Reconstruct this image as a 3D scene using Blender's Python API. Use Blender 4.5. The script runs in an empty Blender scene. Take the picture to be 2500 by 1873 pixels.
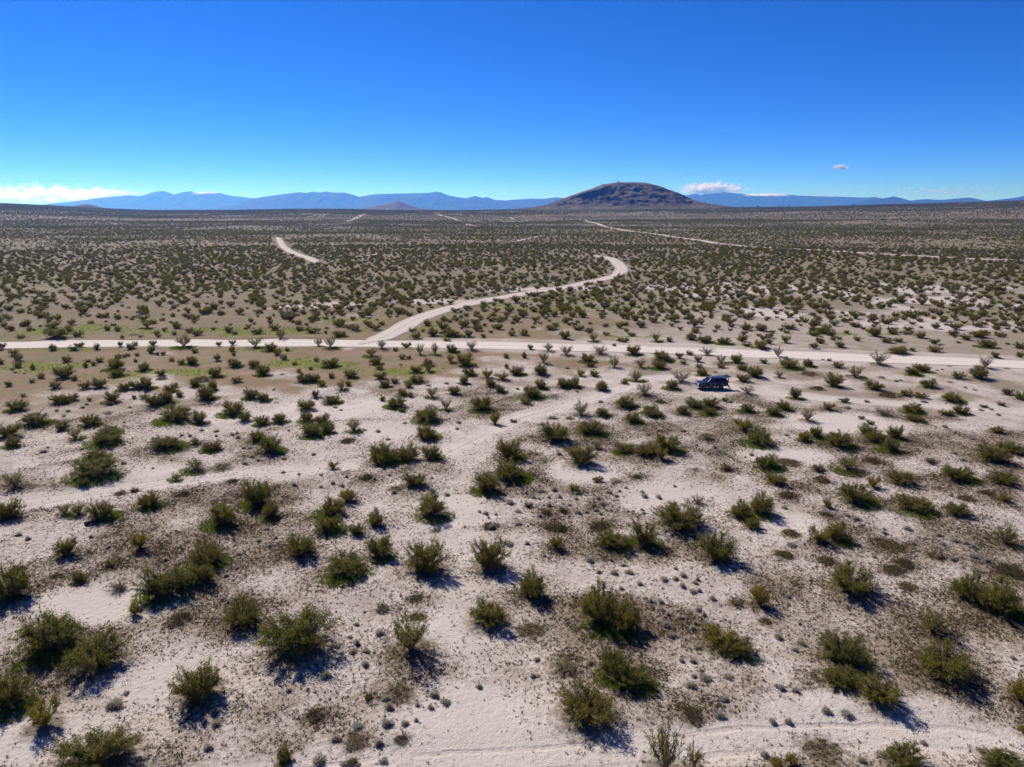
import bpy, math, random
import numpy as np

# ---------------------------------------------------------------- camera, sky, sun, exposure
scn = bpy.context.scene
COL = scn.collection
R = math.radians

CAM_H = 28.0
cam_data = bpy.data.cameras.new("camera")
cam = bpy.data.objects.new("camera", cam_data)
COL.objects.link(cam)
cam.location = (0, 0, CAM_H)
cam.rotation_euler = (R(90 - 13.74), 0, 0)
cam_data.sensor_width = 36.0
cam_data.lens = 25.0
cam_data.clip_start = 0.5
cam_data.clip_end = 200000
scn.camera = cam

SUN_EL, SUN_AZ = 42.0, -37.0          # azimuth measured from +Y, negative = towards -X
world = bpy.data.worlds.new("World")
scn.world = world
world.use_nodes = True
wn, wl = world.node_tree.nodes, world.node_tree.links
wn.clear()
w_out = wn.new("ShaderNodeOutputWorld")
w_bg = wn.new("ShaderNodeBackground")
w_sky = wn.new("ShaderNodeTexSky")
w_sky.sky_type = 'NISHITA'
w_sky.sun_disc = False
w_sky.sun_elevation = R(SUN_EL)
w_sky.sun_rotation = R(SUN_AZ)
w_sky.altitude = 900
w_sky.air_density = 0.31
w_sky.dust_density = 0.0
w_sky.ozone_density = 6.0
w_hsv = wn.new("ShaderNodeHueSaturation")
w_hsv.inputs['Hue'].default_value = 0.514
w_hsv.inputs['Saturation'].default_value = 1.22
w_bg.inputs['Strength'].default_value = 0.15
wl.new(w_sky.outputs[0], w_hsv.inputs['Color'])
wl.new(w_hsv.outputs[0], w_bg.inputs['Color'])
wl.new(w_bg.outputs[0], w_out.inputs['Surface'])

sun_data = bpy.data.lights.new("sun", 'SUN')
sun = bpy.data.objects.new("sun", sun_data)
COL.objects.link(sun)
sun_data.energy = 4.7
sun_data.angle = R(0.53)
sun_data.color = (1.0, 0.95, 0.88)
sun.rotation_euler = (R(90 - SUN_EL), 0, R(180 - SUN_AZ))
sun.location = (0, 0, 200)

scn.view_settings.view_transform = 'Standard'
scn.view_settings.look = 'None'
scn.view_settings.gamma = 1.0
scn.view_settings.exposure = 0.42
scn.view_settings.use_curve_mapping = False
scn.cycles.max_bounces = 6
scn.cycles.diffuse_bounces = 3
scn.cycles.glossy_bounces = 2
scn.cycles.transmission_bounces = 4
scn.cycles.volume_bounces = 3
scn.cycles.transparent_max_bounces = 6
scn.cycles.caustics_reflective = False
scn.cycles.caustics_refractive = False
scn.cycles.sample_clamp_indirect = 6.0

rng = np.random.default_rng(7)
random.seed(7)

# ---------------------------------------------------------------- numeric helpers
def hash2(ix, iy, seed):
    h = (ix.astype(np.int64) * 374761393 + iy.astype(np.int64) * 668265263 + seed * 1442695041) & 0xFFFFFFFF
    h = ((h ^ (h >> 13)) * 1274126177) & 0xFFFFFFFF
    h = (h ^ (h >> 16)) & 0xFFFFFFFF
    return h.astype(np.float64) / 4294967295.0

def vnoise(x, y, seed=0):
    x = np.asarray(x, dtype=np.float64); y = np.asarray(y, dtype=np.float64)
    ix = np.floor(x); iy = np.floor(y)
    fx = x - ix; fy = y - iy
    ux = fx * fx * fx * (fx * (fx * 6 - 15) + 10); uy = fy * fy * fy * (fy * (fy * 6 - 15) + 10)
    a = hash2(ix, iy, seed); b = hash2(ix + 1, iy, seed)
    c = hash2(ix, iy + 1, seed); d = hash2(ix + 1, iy + 1, seed)
    return (a * (1 - ux) + b * ux) * (1 - uy) + (c * (1 - ux) + d * ux) * uy

def fbm(x, y, seed=0, octv=4, gain=0.5):
    s = 0.0; amp = 1.0; tot = 0.0; f = 1.0
    ca, sa = math.cos(0.6), math.sin(0.6)
    for k in range(octv):
        s = s + amp * (vnoise(x * f, y * f, seed + k * 17) * 2 - 1)
        tot += amp; amp *= gain; f *= 2.03
        x, y = x * ca - y * sa, x * sa + y * ca
    return s / tot

def ridged(x, y, seed=0, octv=4):
    s = 0.0; amp = 1.0; tot = 0.0; f = 1.0
    for k in range(octv):
        n = 1 - np.abs(vnoise(x * f, y * f, seed + k * 31) * 2 - 1)
        s = s + amp * n * n; tot += amp; amp *= 0.5; f *= 2.1
    return s / tot

def smooth(a, b, x):
    t = np.clip((np.asarray(x, dtype=np.float64) - a) / (b - a), 0, 1)
    return t * t * (3 - 2 * t)

def spline(pts, step):
    """Catmull-Rom through the points, resampled about every `step` metres."""
    p = np.array(pts, dtype=np.float64)
    q = np.vstack([2 * p[0] - p[1], p, 2 * p[-1] - p[-2]])
    out = []
    for i in range(1, len(q) - 2):
        n = max(2, int(np.linalg.norm(q[i + 1] - q[i]) / step))
        for t in np.linspace(0, 1, n, endpoint=False):
            out.append(0.5 * ((2 * q[i]) + (-q[i - 1] + q[i + 1]) * t + (2 * q[i - 1] - 5 * q[i] + 4 * q[i + 1] - q[i + 2]) * t ** 2
                              + (-q[i - 1] + 3 * q[i] - 3 * q[i + 1] + q[i + 2]) * t ** 3))
    out.append(q[-2])
    return np.array(out)

def line_dist(X, Y, line, reach=None):
    """signed distance to a polyline and the length along it"""
    best = np.full(X.shape, 1e9); side = np.zeros(X.shape); along = np.zeros(X.shape)
    acc = 0.0
    for a, b in zip(line[:-1], line[1:]):
        d = b - a; L = math.hypot(*d)
        if L < 1e-6: continue
        t = np.clip(((X - a[0]) * d[0] + (Y - a[1]) * d[1]) / (L * L), 0, 1)
        dx = X - (a[0] + t * d[0]); dy = Y - (a[1] + t * d[1])
        dd = np.hypot(dx, dy)
        m = dd < best
        best[m] = dd[m]
        side[m] = np.sign(d[0] * dy - d[1] * dx)[m]
        along[m] = (acc + t * L)[m]
        acc += L
    return best, side, along

# ---------------------------------------------------------------- scene helpers
def mesh_from(name, verts, faces, mats=(), smooth_shade=False, mat_idx=None):
    me = bpy.data.meshes.new(name)
    verts = np.asarray(verts, dtype=np.float32)
    if isinstance(faces, np.ndarray):
        n, k = faces.shape
        me.vertices.add(len(verts)); me.vertices.foreach_set("co", verts.ravel())
        me.loops.add(n * k); me.loops.foreach_set("vertex_index", faces.astype(np.int32).ravel())
        me.polygons.add(n)
        me.polygons.foreach_set("loop_start", np.arange(0, n * k, k, dtype=np.int32))
        me.polygons.foreach_set("loop_total", np.full(n, k, dtype=np.int32))
        me.update(calc_edges=True)
    else:
        me.from_pydata([tuple(v) for v in verts], [], faces)
        me.update()
    for m in mats: me.materials.append(m)
    if mat_idx is not None: me.polygons.foreach_set("material_index", np.asarray(mat_idx, dtype=np.int32))
    me.polygons.foreach_set("use_smooth", np.full(len(me.polygons), smooth_shade, dtype=bool))
    return me

def link(name, me, parent=None):
    o = bpy.data.objects.new(name, me)
    COL.objects.link(o)
    if parent is not None: o.parent = parent
    return o

def tag(o, label=None, cat=None, group=None, kind=None):
    if label: o['label'] = label
    if cat: o['category'] = cat
    if group: o['group'] = group
    if kind: o['kind'] = kind
    return o

def empty(name, loc=(0, 0, 0), rz=0.0):
    o = bpy.data.objects.new(name, None)
    COL.objects.link(o)
    o.location = loc; o.rotation_euler = (0, 0, rz); o.empty_display_size = 0.3
    return o

class NT:
    """small wrapper to write a node tree in few lines"""
    def __init__(self, name):
        self.m = bpy.data.materials.new(name); self.m.use_nodes = True
        self.t = self.m.node_tree; self.t.nodes.clear()
        self.out = self.t.nodes.new("ShaderNodeOutputMaterial")
    def n(self, typ, ins=None, **props):
        nd = self.t.nodes.new("ShaderNode" + typ)
        for k, v in props.items(): setattr(nd, k, v)
        for k, v in (ins or {}).items():
            s = nd.inputs[k]
            if isinstance(v, bpy.types.NodeSocket): self.t.links.new(v, s)
            else: s.default_value = v
        return nd
    def math(self, op, a, b=0.0, c=None, clamp=False):
        d = {0: a, 1: b}
        if c is not None: d[2] = c
        return self.n("Math", d, operation=op, use_clamp=clamp).outputs[0]
    def mix(self, f, a, b, blend='MIX'):
        nd = self.t.nodes.new("ShaderNodeMix"); nd.data_type = 'RGBA'; nd.blend_type = blend
        for s, v in ((nd.inputs[0], f), (nd.inputs[6], a), (nd.inputs[7], b)):
            if isinstance(v, bpy.types.NodeSocket): self.t.links.new(v, s)
            else: s.default_value = (*v, 1) if isinstance(v, tuple) and len(v) == 3 else v
        return nd.outputs[2]
    def noise(self, scale, detail=4, rough=0.55, vec=None, dist=0.0):
        ins = {'Scale': scale, 'Detail': detail, 'Roughness': rough, 'Distortion': dist}
        if vec is not None: ins['Vector'] = vec
        return self.n("TexNoise", ins).outputs[0]
    def ramp(self, f, stops, interp='LINEAR'):
        nd = self.n("ValToRGB", {'Fac': f}); cr = nd.color_ramp; cr.interpolation = interp
        while len(cr.elements) < len(stops): cr.elements.new(0.5)
        for e, (p, c) in zip(cr.elements, stops):
            e.position = p; e.color = (*c, 1) if len(c) == 3 else c
        return nd.outputs[0]
    def remap(self, v, a, b, lo=0.0, hi=1.0):
        return self.n("MapRange", {0: v, 1: a, 2: b, 3: lo, 4: hi}).outputs[0]
    def attr(self, name): return self.n("Attribute", attribute_name=name).outputs['Fac']
    def pos(self): return self.n("NewGeometry").outputs['Position']
    def done(self, shader, disp=None):
        self.t.links.new(shader, self.out.inputs['Surface'])
        return self.m

def plain(name, col, rough=0.6, metal=0.0, noise=0.0, scale=6.0, coat=0.0, trans=0.0, spec=0.5):
    t = NT(name)
    c = (*col, 1)
    if noise:
        f = t.noise(scale, 3, 0.6, t.n("TexCoord").outputs['Object'])
        c = t.mix(f, tuple(v * (1 - noise) for v in col), tuple(min(1, v * (1 + noise)) for v in col))
    b = t.n("BsdfPrincipled", {'Base Color': c, 'Roughness': rough, 'Metallic': metal, 'Coat Weight': coat, 'Transmission Weight': trans, 'Specular IOR Level': spec})
    return t.done(b.outputs[0])

class MB:
    """collects simple solids into one mesh"""
    def __init__(self): self.v = []; self.f = []
    def add(self, vs, fs):
        o = len(self.v); self.v += [tuple(p) for p in vs]; self.f += [tuple(i + o for i in f) for f in fs]; return self
    def box(self, x0, x1, y0, y1, z0, z1, tx=0.0, ty=0.0):
        """tx, ty: how far the top is drawn in"""
        vs = [(x0, y0, z0), (x1, y0, z0), (x1, y1, z0), (x0, y1, z0),
              (x0 + tx, y0 + ty, z1), (x1 - tx, y0 + ty, z1), (x1 - tx, y1 - ty, z1), (x0 + tx, y1 - ty, z1)]
        return self.add(vs, [(3, 2, 1, 0), (4, 5, 6, 7), (0, 1, 5, 4), (1, 2, 6, 5), (2, 3, 7, 6), (3, 0, 4, 7)])
    def prism(self, prof, y0, y1):
        """profile in x,z, extruded along y"""
        n = len(prof)
        vs = [(x, y0, z) for x, z in prof] + [(x, y1, z) for x, z in prof]
        fs = [tuple(range(n)), tuple(range(2 * n - 1, n - 1, -1))]
        fs += [(i, (i + n), (i + 1) % n + n, (i + 1) % n) for i in range(n)]
        return self.add(vs, fs)
    def bar(self, a, b, r, n=6, r2=None):
        a = np.array(a, float); b = np.array(b, float); d = b - a; d /= np.linalg.norm(d)
        u = np.cross(d, (0, 0, 1.0))
        if np.linalg.norm(u) < 1e-3: u = np.array((1.0, 0, 0))
        u /= np.linalg.norm(u); w = np.cross(d, u); r2 = r if r2 is None else r2
        vs = []
        for c, rr in ((a, r), (b, r2)):
            vs += [c + rr * (math.cos(t) * u + math.sin(t) * w) for t in np.linspace(0, 2 * math.pi, n, endpoint=False)]
        fs = [(i, (i + 1) % n, (i + 1) % n + n, i + n) for i in range(n)] + [tuple(range(n - 1, -1, -1)), tuple(range(n, 2 * n))]
        return self.add(vs, fs)
    def lathe_y(self, prof, n=28, c=(0, 0, 0)):
        """profile (radius, y) turned round the y axis"""
        k = len(prof); vs = []
        for i in range(n):
            t = 2 * math.pi * i / n
            vs += [(c[0] + r * math.cos(t), c[1] + y, c[2] + r * math.sin(t)) for r, y in prof]
        fs = []
        for i in range(n):
            j = (i + 1) % n
            for m in range(k - 1): fs.append((i * k + m, i * k + m + 1, j * k + m + 1, j * k + m))
        return self.add(vs, fs)
    def build(self, name, mat, parent=None, smooth_shade=False, bevel=0.0):
        me = mesh_from(name, self.v, self.f, [mat], smooth_shade)
        o = link(name, me, parent)
        if bevel:
            b = o.modifiers.new("bevel", 'BEVEL'); b.width = bevel; b.segments = 2; b.limit_method = 'ANGLE'; b.angle_limit = R(35)
        return o

# ---------------------------------------------------------------- lines of the place (metres, camera mast at the origin, +Y ahead)
MAIN_ROAD = spline([(-230, 150), (-160, 148.5), (-114, 148.8), (-97, 150.2), (-75, 151.4), (-47, 151.6), (-31, 150.8), (-13, 149.5), (4.3, 147.8), (21.3, 145.4),
                    (37.5, 142.1), (53, 139), (75, 134.2), (95.5, 129.5), (130, 119), (190, 100)], 2.0)
BRANCH_ROAD = spline([(-33, 150), (-29.5, 157), (-27.6, 168), (-25.2, 184.7), (-18.8, 206), (-8.6, 224.7), (4.2, 244.5), (19.1, 264.3), (33.6, 289.3), (45.3, 313.2), (52.7, 346),
                      (57, 383.5), (58.6, 419), (56.5, 441), (50, 461)], 3.0)
FAR_ROAD = spline([(330, 390), (288, 405), (257, 441), (235.5, 479), (212.6, 530), (200, 552), (181.6, 606), (175, 689), (164.7, 774), (156, 930), (158, 1281), (160, 1600)], 8.0)
LEFT_ROAD = spline([(-104, 385), (-117, 420), (-132, 453), (-152, 498), (-188, 592), (-240, 745), (-250, 770)], 8.0)
CROSS_TRACK = spline([(-165, 760), (-101, 719), (-59, 699), (-9, 654), (16, 719), (49, 866)], 6.0)
WHEEL_TRACK = spline([(33, 121), (27.6, 119.4), (23.9, 118.8), (21.4, 116.4), (14.9, 108.9), (9.2, 102.5), (1.7, 96), (-2.7, 89.8), (-6.1, 83.9), (-9.1, 79), (-13.6, 77.2), (-18.5, 75.8), (-24.9, 74.2),
                      (-33.2, 72.3), (-40.2, 68.8), (-45.1, 66.4), (-49.6, 64.1), (-58, 60)], 1.5)
SPUR_TRACK = spline([(-6.1, 83.9), (-5.0, 73.9), (-6.2, 64.9), (-5.6, 56.1), (-4.2, 48.1), (-2.2, 42.3), (-1.2, 36.5), (-1.8, 31.1), (-2.5, 24)], 1.5)
LOW_TRACK = spline([(-22, 28), (-15.2, 29.5), (-7.4, 30.8), (0, 31.5), (6.5, 32.1), (12.2, 32.8), (18, 33.3), (23.6, 33.3), (26.4, 32.5), (31, 30)], 1.5)
CAR_TRACK = spline([(33, 121), (35, 113), (42, 108.5), (52, 104), (66, 100), (85, 96)], 1.5)
FORK = np.array((-31.0, 150.8))
CAR_POS = np.array((31.94, 111.0)); CAR_RZ = R(187.9)
POST_POS = (-37.1, 166.0); TYRE_POS = (-38.7, 60.3); DEAD_BRANCH_POS = (25.9, 31.4)
BUSHES = """-14.1 41.2 4.59 2.16 d; 7.8 30.7 2.19 2.29 v; -6.6 41 3.22 2.04 v; -21.6 31.2 4.18 1.37 d; -30.2 41.2 3.58 2.18 d; 6.1 44.5 3.27 1.96 d; -18.5 36.4 2.83 1.88 d
-6.9 51.7 3.32 2.2 d; 4.3 34.8 3.54 1.16 d; -26.2 39.3 3.6 1.69 d; 25.5 48.3 4.1 1.85 d; 15.1 59.8 4.37 2.03 d; -1.8 52.1 3.03 2.01 d; 26.8 38.5 3.69 1.36 d
7.8 43.4 2.58 1.71 d; -1.6 44.5 3.18 1.36 d; -26.1 47.8 3 1.89 d; 21.1 40 2.74 1.54 d; -29.2 35.6 2.55 1.66 d; -37.1 47.4 3.08 2.04 d; 34.7 45.6 3.06 1.88 d
16.8 53.3 2.87 1.91 d; -18.7 44.1 2.98 1.43 d; 1.5 47.6 2.5 1.66 d; 6.2 38.2 2.16 1.43 d; -26 33.9 2.09 1.62 y; -14.7 76.8 4 2.09 d; 13.5 41.5 2.57 1.22 y
-24.9 52.9 2.96 1.65 d; 21.5 36.1 2.43 1.2 d; -13.1 51.2 3.29 1.22 d; -7.6 62.3 3.18 1.66 d; -24.8 64.7 3.04 2.02 d; -17.6 54.2 2.59 1.7 d; -0.3 71.6 3.61 1.77 d
33.7 47.2 2.87 1.51 d; 7.8 75.9 3.81 1.81 d; 28.5 42.8 2.46 1.38 v; 11.3 56.1 2.45 1.62 d; 29.8 35.9 1.89 1.53 y; 5.2 84.1 4.19 1.79 d; -26.4 60.1 2.73 1.77 d
-44.8 72.1 4.48 1.59 d; -11 53.9 2.26 1.5 d; 7.1 37.4 2.35 0.84 d; -23.9 49.6 2.2 1.41 d; -0.4 77.9 3 1.81 d; 8.6 55.9 2.89 1.08 d; 33.6 65.1 3.31 1.45 d
-16.4 58.6 2.43 1.43 d; -2.6 68.2 2.52 1.67 d; 23.6 62.5 2.46 1.63 d; 20.3 31.2 2.02 0.81 d; 25.5 31.1 2.35 0.77 d; 18.4 80.3 3.09 1.79 d; 19.8 37.5 2.04 0.92 d
18 46.4 1.6 1.45 y; -12.1 77.8 3 1.61 d; -16.9 62.4 2.7 1.26 d; -45.8 93.4 4.62 1.62 d; 28.2 56.9 2.26 1.36 d; -11.6 93.1 3.45 1.76 d; 38.4 63.5 3.36 1.16 d
39.6 82 3.46 1.6 d; -47 61.6 2.54 1.61 d; 30.2 82.9 3.5 1.47 d; 14.4 40.6 2.18 0.72 d; 54.8 76.8 3.55 1.62 d; 9.4 31 1.01 1.05 v; -28.6 80 2.77 1.67 d
-49.7 83.2 3.83 1.53 d; 9.6 95.3 2.62 2.16 p; 37 74 2.86 1.5 v; -38.3 61.5 2.42 1.4 d; 10 87.2 3.33 1.42 d; -41.6 81.2 3.74 1.35 d; -10.2 69.5 2.64 1.19 d
28.4 74.8 2.89 1.35 d; -10.8 85.4 2.94 1.49 d; 21.3 61.5 2.18 1.2 d; 40.8 70.2 3.41 1.12 d; 15.7 78.8 3.03 1.21 d; 26.4 56.3 2.01 1.15 y; 47.3 71.1 3.18 1.26 d
42.3 56 2 1.41 v; -35.3 64.4 2.14 1.42 d; -9.4 78.1 2.41 1.4 d; -31.5 55.2 1.65 1.38 y; -24.9 48.8 1.87 0.95 d; -12.4 59.8 1.77 1.16 d; -39.3 96.4 3.47 1.52 d
-37 54.1 1.84 1.22 d; -4.4 98.8 3.09 1.5 d; -25.5 86.3 2.81 1.38 d; -16.2 65.4 2.18 1.05 y; -22.6 61.7 1.82 1.19 d; -63.7 85.9 3.12 1.64 d; -46.6 104.6 2.96 1.96 d
16.5 99.9 3.02 1.52 d; 51.5 70.2 3 1.13 d; 41.9 62.2 2.57 1.01 d; 28.1 115.1 3.24 1.85 p; 3.3 38.9 1.62 0.54 p; -64 91.4 3.48 1.44 d; 3 105.3 3.28 1.37 d
-35 74.1 2.29 1.23 v; 30.1 88 2.69 1.28 y; 40.3 93.1 2.34 1.71 p; 3.7 55.4 1.43 0.97 y; 50.2 125.9 3.88 1.76 d; -8.7 128.1 3.11 1.96 d; -16.8 99.8 2.83 1.37 d
52.4 112.4 3.17 1.77 d; 67.9 128.8 3.41 2.22 p; -20.6 88.5 2.19 1.42 v; 27.7 70.1 2.18 1.01 d; 20.5 106.6 2.61 1.6 p; -51.3 68.8 1.88 1.4 v; 21 117 2.96 1.58 v
28.4 132.5 3.7 1.6 d; -76.3 118 3.54 1.79 d; 45 83.9 2.89 1.05 d; 79.4 117.8 3.58 1.79 d; -52.7 101 2.86 1.47 d; 58.7 118.3 2.7 2.06 v; -40.9 62.2 1.47 1.3 v
-29.7 98.8 2.43 1.42 d; 41.7 119.1 3.35 1.5 d; -2.3 91.8 1.75 1.58 y; -68.2 145.5 3.91 2.04 v; 5 120.6 2.93 1.57 d; 13.4 79.8 2.3 0.95 d; 28.9 99.8 2.45 1.39 d
45.1 80.5 2.47 1.1 d; 36.7 107.4 2.73 1.46 p; -13.8 58 1.38 0.91 d; 48.3 85.6 2.13 1.41 d; 17.5 138.5 3.6 1.6 p; 21.7 59.4 1.76 0.76 d; -71.2 124.9 3.5 1.71 d
-25.6 91.8 2.27 1.21 d; -29.8 48.7 1.47 0.76 p; 16.3 92.1 2.28 1.14 d; -12 31.7 0.89 0.59 d; 9.9 111.7 2.62 1.38 d; 10.7 137.7 2.82 1.89 p; -35.8 80.7 2.17 1.06 d
19.5 94.8 2.52 1.08 d; -42.2 92 2.1 1.39 d; -56.5 91.3 2.43 1.34 d; 26.5 99.7 2.45 1.23 d; -37.7 145.2 3.1 1.98 v; -31.6 84.1 2.09 1.11 d; -39.8 105 2.38 1.47 d
59.3 79.6 2.75 1.01 d; 18.6 126.5 2.48 1.79 v; 14.4 110.4 2.49 1.36 d; -51.4 102.4 2.32 1.54 d; -48.1 77.6 2.54 0.92 d; -31.6 92.4 2.28 1.14 d; 23.4 126.5 2.48 1.74 p
38.3 85.6 1.97 1.21 d; 0.8 120.4 2.7 1.39 d; -23.9 87.8 2.01 1.1 d; -14 159.8 4.43 1.45 d; -33.4 127.8 3.1 1.42 d; -59.9 102.9 2.33 1.55 d; 17.1 77.2 1.49 1.13 y
45.6 87 2.33 1.07 d; 26.7 126.1 3.06 1.35 d; 12.5 95.3 2.08 1.14 d; -28 93 1.94 1.24 d; -42.2 62.2 1.35 1.11 v; 24.1 138.6 2.96 1.6 d; 37.4 69.1 1.48 1.08 y
39.2 130.4 2.67 1.65 p; -1.6 116.8 2.63 1.25 y; -33.6 91.5 1.92 1.22 d; 14.5 31.1 0.87 0.51 y; -27 102.5 2.71 1 d; -26.8 45.2 1.01 0.79 y; 5.9 130.4 2.31 1.73 v
57.9 110.4 2.95 1.23 d; -101.6 156.7 4.92 1.61 d; -9.5 98.5 1.68 1.39 v; -58.7 110.6 2.5 1.45 d; 13.6 30.9 0.94 0.45 y; -12.2 105 1.78 1.47 v; -15.9 115.1 3.02 1.03 d
14.3 132.3 2.96 1.36 d; -70.8 98.1 2.6 1.29 d; 25.7 110.8 2.5 1.19 d; -43.3 120.5 2.48 1.49 d; -54.6 84.7 1.78 1.31 v; 77 139.2 3.93 1.41 d; -51.6 87.2 2.33 1 d
52.1 136.8 2.34 2 p; -27.3 110.2 1.87 1.54 v; 7.4 141.7 2.89 1.52 p; 8.2 111.2 2.4 1.15 d; 19.5 96.3 2.28 0.95 d; 36.6 95.6 2.03 1.15 d; -9 107.1 2.02 1.26 d
-53.5 145.8 2.97 1.73 v; -26.9 144.4 2.68 1.72 p; -51.1 119.2 2.45 1.48 d; 43.4 105.5 2.23 1.27 d; -34.8 115.8 2.82 1.11 d; -27.6 137.1 2.8 1.47 v; -12.1 140.5 2.61 1.59 d
85.8 125.9 2.63 1.83 p; -67.4 102.3 2.51 1.26 d; -7.5 119.9 2.24 1.36 d; -66.7 111.5 2.31 1.53 d; -60.6 82.1 2.05 1.09 d; -33.1 115.8 2.17 1.39 d; -27.6 118.4 2.22 1.38 d
39.1 98.9 2.1 1.13 d; 31.5 153.3 2.55 1.94 v; 52 95.6 2.72 0.9 p; -4.2 117.8 2.32 1.22 y; 10.2 81.2 1.4 1.03 p; -8.2 142.3 2.64 1.54 p; -14.8 123.2 1.73 1.8 v
-50.8 127.2 2.61 1.44 d; -51.5 156.5 2.6 2.06 v; 18.2 65 1.4 0.73 p; 67.3 111.6 2.98 1.14 d; 57.1 97.6 2.81 0.92 d; 36.2 84 1.61 1.07 d; 38.5 137.8 3.33 1.19 p
4.6 110.7 1.98 1.22 d; -36.5 93.2 1.95 1.02 d; 42.1 130.6 2.43 1.48 d; -59.5 129.4 2.41 1.6 d; 65.9 103 2.96 0.97 d; -49.4 143.2 2.92 1.48 d; 16.3 46.6 1.33 0.44 p
-3.5 112.4 2.11 1.14 d; -25.5 129.9 2.42 1.35 d; 24 96.5 1.92 0.98 d; 33.4 97.2 2.03 0.98 d; -37.6 103.7 1.96 1.14 d; 45.4 150.2 3.62 1.21 d; 51.1 143.7 2.4 1.72 y
-47 126.6 2.36 1.38 d; 82.3 159.4 3 1.88 d; 69.6 120.8 2.76 1.25 d; -11.5 130.4 1.94 1.57 v; -18.2 138.3 1.93 1.77 v; 27.7 95.9 2.18 0.83 d; -15.3 138.4 1.8 1.88 v
-18.1 160 2.66 1.66 d; 39.6 155 2.87 1.51 d; 45.7 98.8 1.72 1.2 y; -22.3 117.4 2.2 1.1 d; 71.9 162.5 3.66 1.42 d; 51.6 145.2 2.75 1.42 d; -20 74.8 1.3 0.83 y
45.8 118.7 2.05 1.3 p; 11.8 156.6 2.61 1.53 d; -88.7 171.1 2.84 2.09 v; 30.4 63.8 1 0.9 y; -51.8 112.6 2.01 1.24 d; -35.9 71.5 1.32 0.84 v; 33.2 121.2 2.38 1.07 d
41.6 151.7 3.37 1.16 d; -33.5 49.8 1.1 0.61 d; 6.4 68.3 1.33 0.63 y; 72.8 123.3 3 1.08 d; -39.2 159 3.23 1.3 d; -61.7 110 2.28 1.11 d; -60.2 110.5 2.08 1.21 d
-48 110.6 1.87 1.24 d; -1.9 108.5 1.84 1.03 d; -68.2 119.5 2.68 1.11 d; 54.8 93 2.33 0.8 d; 63.1 96.2 2.23 0.94 d; -20.6 112.3 1.9 1.06 d; 104.6 157.4 3.84 1.38 d
-40.9 147.9 2.19 1.61 p; 59 166.9 3.45 1.34 d; 41.2 124.3 2.32 1.11 d; 38.6 115.5 2.17 1.03 d; 99.4 146.6 3.59 1.28 d; -65.8 124.1 2.32 1.26 d; 48.5 65.3 1.4 0.75 y
54.3 127.6 2.38 1.19 d; 17.8 153.2 2.27 1.53 v; -15.5 128.7 2.16 1.15 d; -17 122.7 2.07 1.1 d; 58.9 150.9 2.29 1.64 y; -58.8 89 1.7 0.99 d; -38.8 82.7 1.43 0.88 p
-16.9 106.2 1.6 1.06 d; 28.3 33.6 0.64 0.58 y; 11.9 119.7 1.68 1.23 y; -54.2 109.1 2.05 1.03 d; 24.4 84.7 1.62 0.71 p; -7.9 114.1 1.71 1.09 d; 2.7 160.6 2.67 1.33 d
14.2 119.7 2.02 1 d; -37.5 167.7 3.25 1.23 d; -68.7 111 1.88 1.25 d; 9.4 168.1 3.41 1.12 d; 75.9 117.8 2.25 1.16 d; 66.8 169.6 3.5 1.24 d; -30.2 105.7 1.39 1.18 p
-72.1 139.6 1.82 1.78 v; 33.7 73.9 1.57 0.59 p; -73.4 110.9 1.88 1.22 d; 60.8 106.1 2.24 0.87 d; -22 145.7 2.3 1.21 p; 77.2 104.5 1.81 1.2 d; 85.6 141.6 2.94 1.17 d
2.1 101.6 1.44 0.94 y; 59.3 126.4 2.17 1.13 d; 23.7 74.2 1.29 0.63 p; -66.4 104 1.77 1.07 d; -21 174.6 2.57 1.45 d; 62.4 87.4 2 0.72 p; 9.1 70.7 1.1 0.62 y
-111.5 170.6 3.14 1.51 d; 60.7 95.5 2.03 0.74 d; 91.5 157.3 2.67 1.4 d; 68.6 146.4 2.23 1.33 v; -97.9 158.2 2.63 1.48 d; -45.8 114.9 1.94 0.91 d; 72.3 159.8 2.42 1.43 d
-8.3 31.4 0.54 0.37 y; -81.2 170.6 2.83 1.39 d; 62.3 104.9 2.22 0.76 d; 105.4 145.1 2.74 1.29 d; -16.7 111.5 1.47 0.97 d; -19.4 114.4 1.72 0.86 d; -66.5 165.1 2.28 1.47 d
-44.5 69.3 1.08 0.72 d; 35.1 131.5 1.71 1.16 p; 32.3 134.5 1.8 1.13 p; 14.4 127.9 2.03 0.87 d; 59.2 81.4 1.56 0.71 d; -60.9 120.2 1.69 1.12 d; 77.2 107.3 1.86 0.98 p
62.3 144.3 2.19 1.15 p; 3.2 62.8 0.99 0.47 y; -46.4 138 1.79 1.19 d; -56.1 132.6 1.61 1.29 p; -78.6 144.2 2.14 1.25 d; -94 132.5 1.97 1.31 d; -84.2 131.7 2.09 1.14 d
1.6 64.4 0.76 0.6 y; -51.3 106.2 1.4 0.93 d; 81.4 152.3 2.59 1.04 d; -50.2 166.7 2.46 1.11 d; -31 112.6 1.48 0.85 d; 100.1 154.7 2.63 1.15 d; 87.9 162.2 2.75 1.1 d
-8.5 36.3 0.46 0.41 y; 2.4 134.8 1.25 1.31 v; -93.9 142.9 1.99 1.3 v; -32.5 52.3 0.73 0.54 y; 18.6 114.4 1.55 0.79 d; -0.1 160.4 2.07 1.1 d; -90.2 126.8 1.89 1.11 d
-56.8 141.8 1.58 1.25 v; -23.9 125.1 1.87 0.74 d; 49.7 102.7 1.75 0.64 p; -19.5 103.4 1.07 0.89 v; 4.8 63.2 0.74 0.52 y; 38 126.3 1.65 0.88 d; 3.8 144.3 1.61 1.06 p
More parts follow.
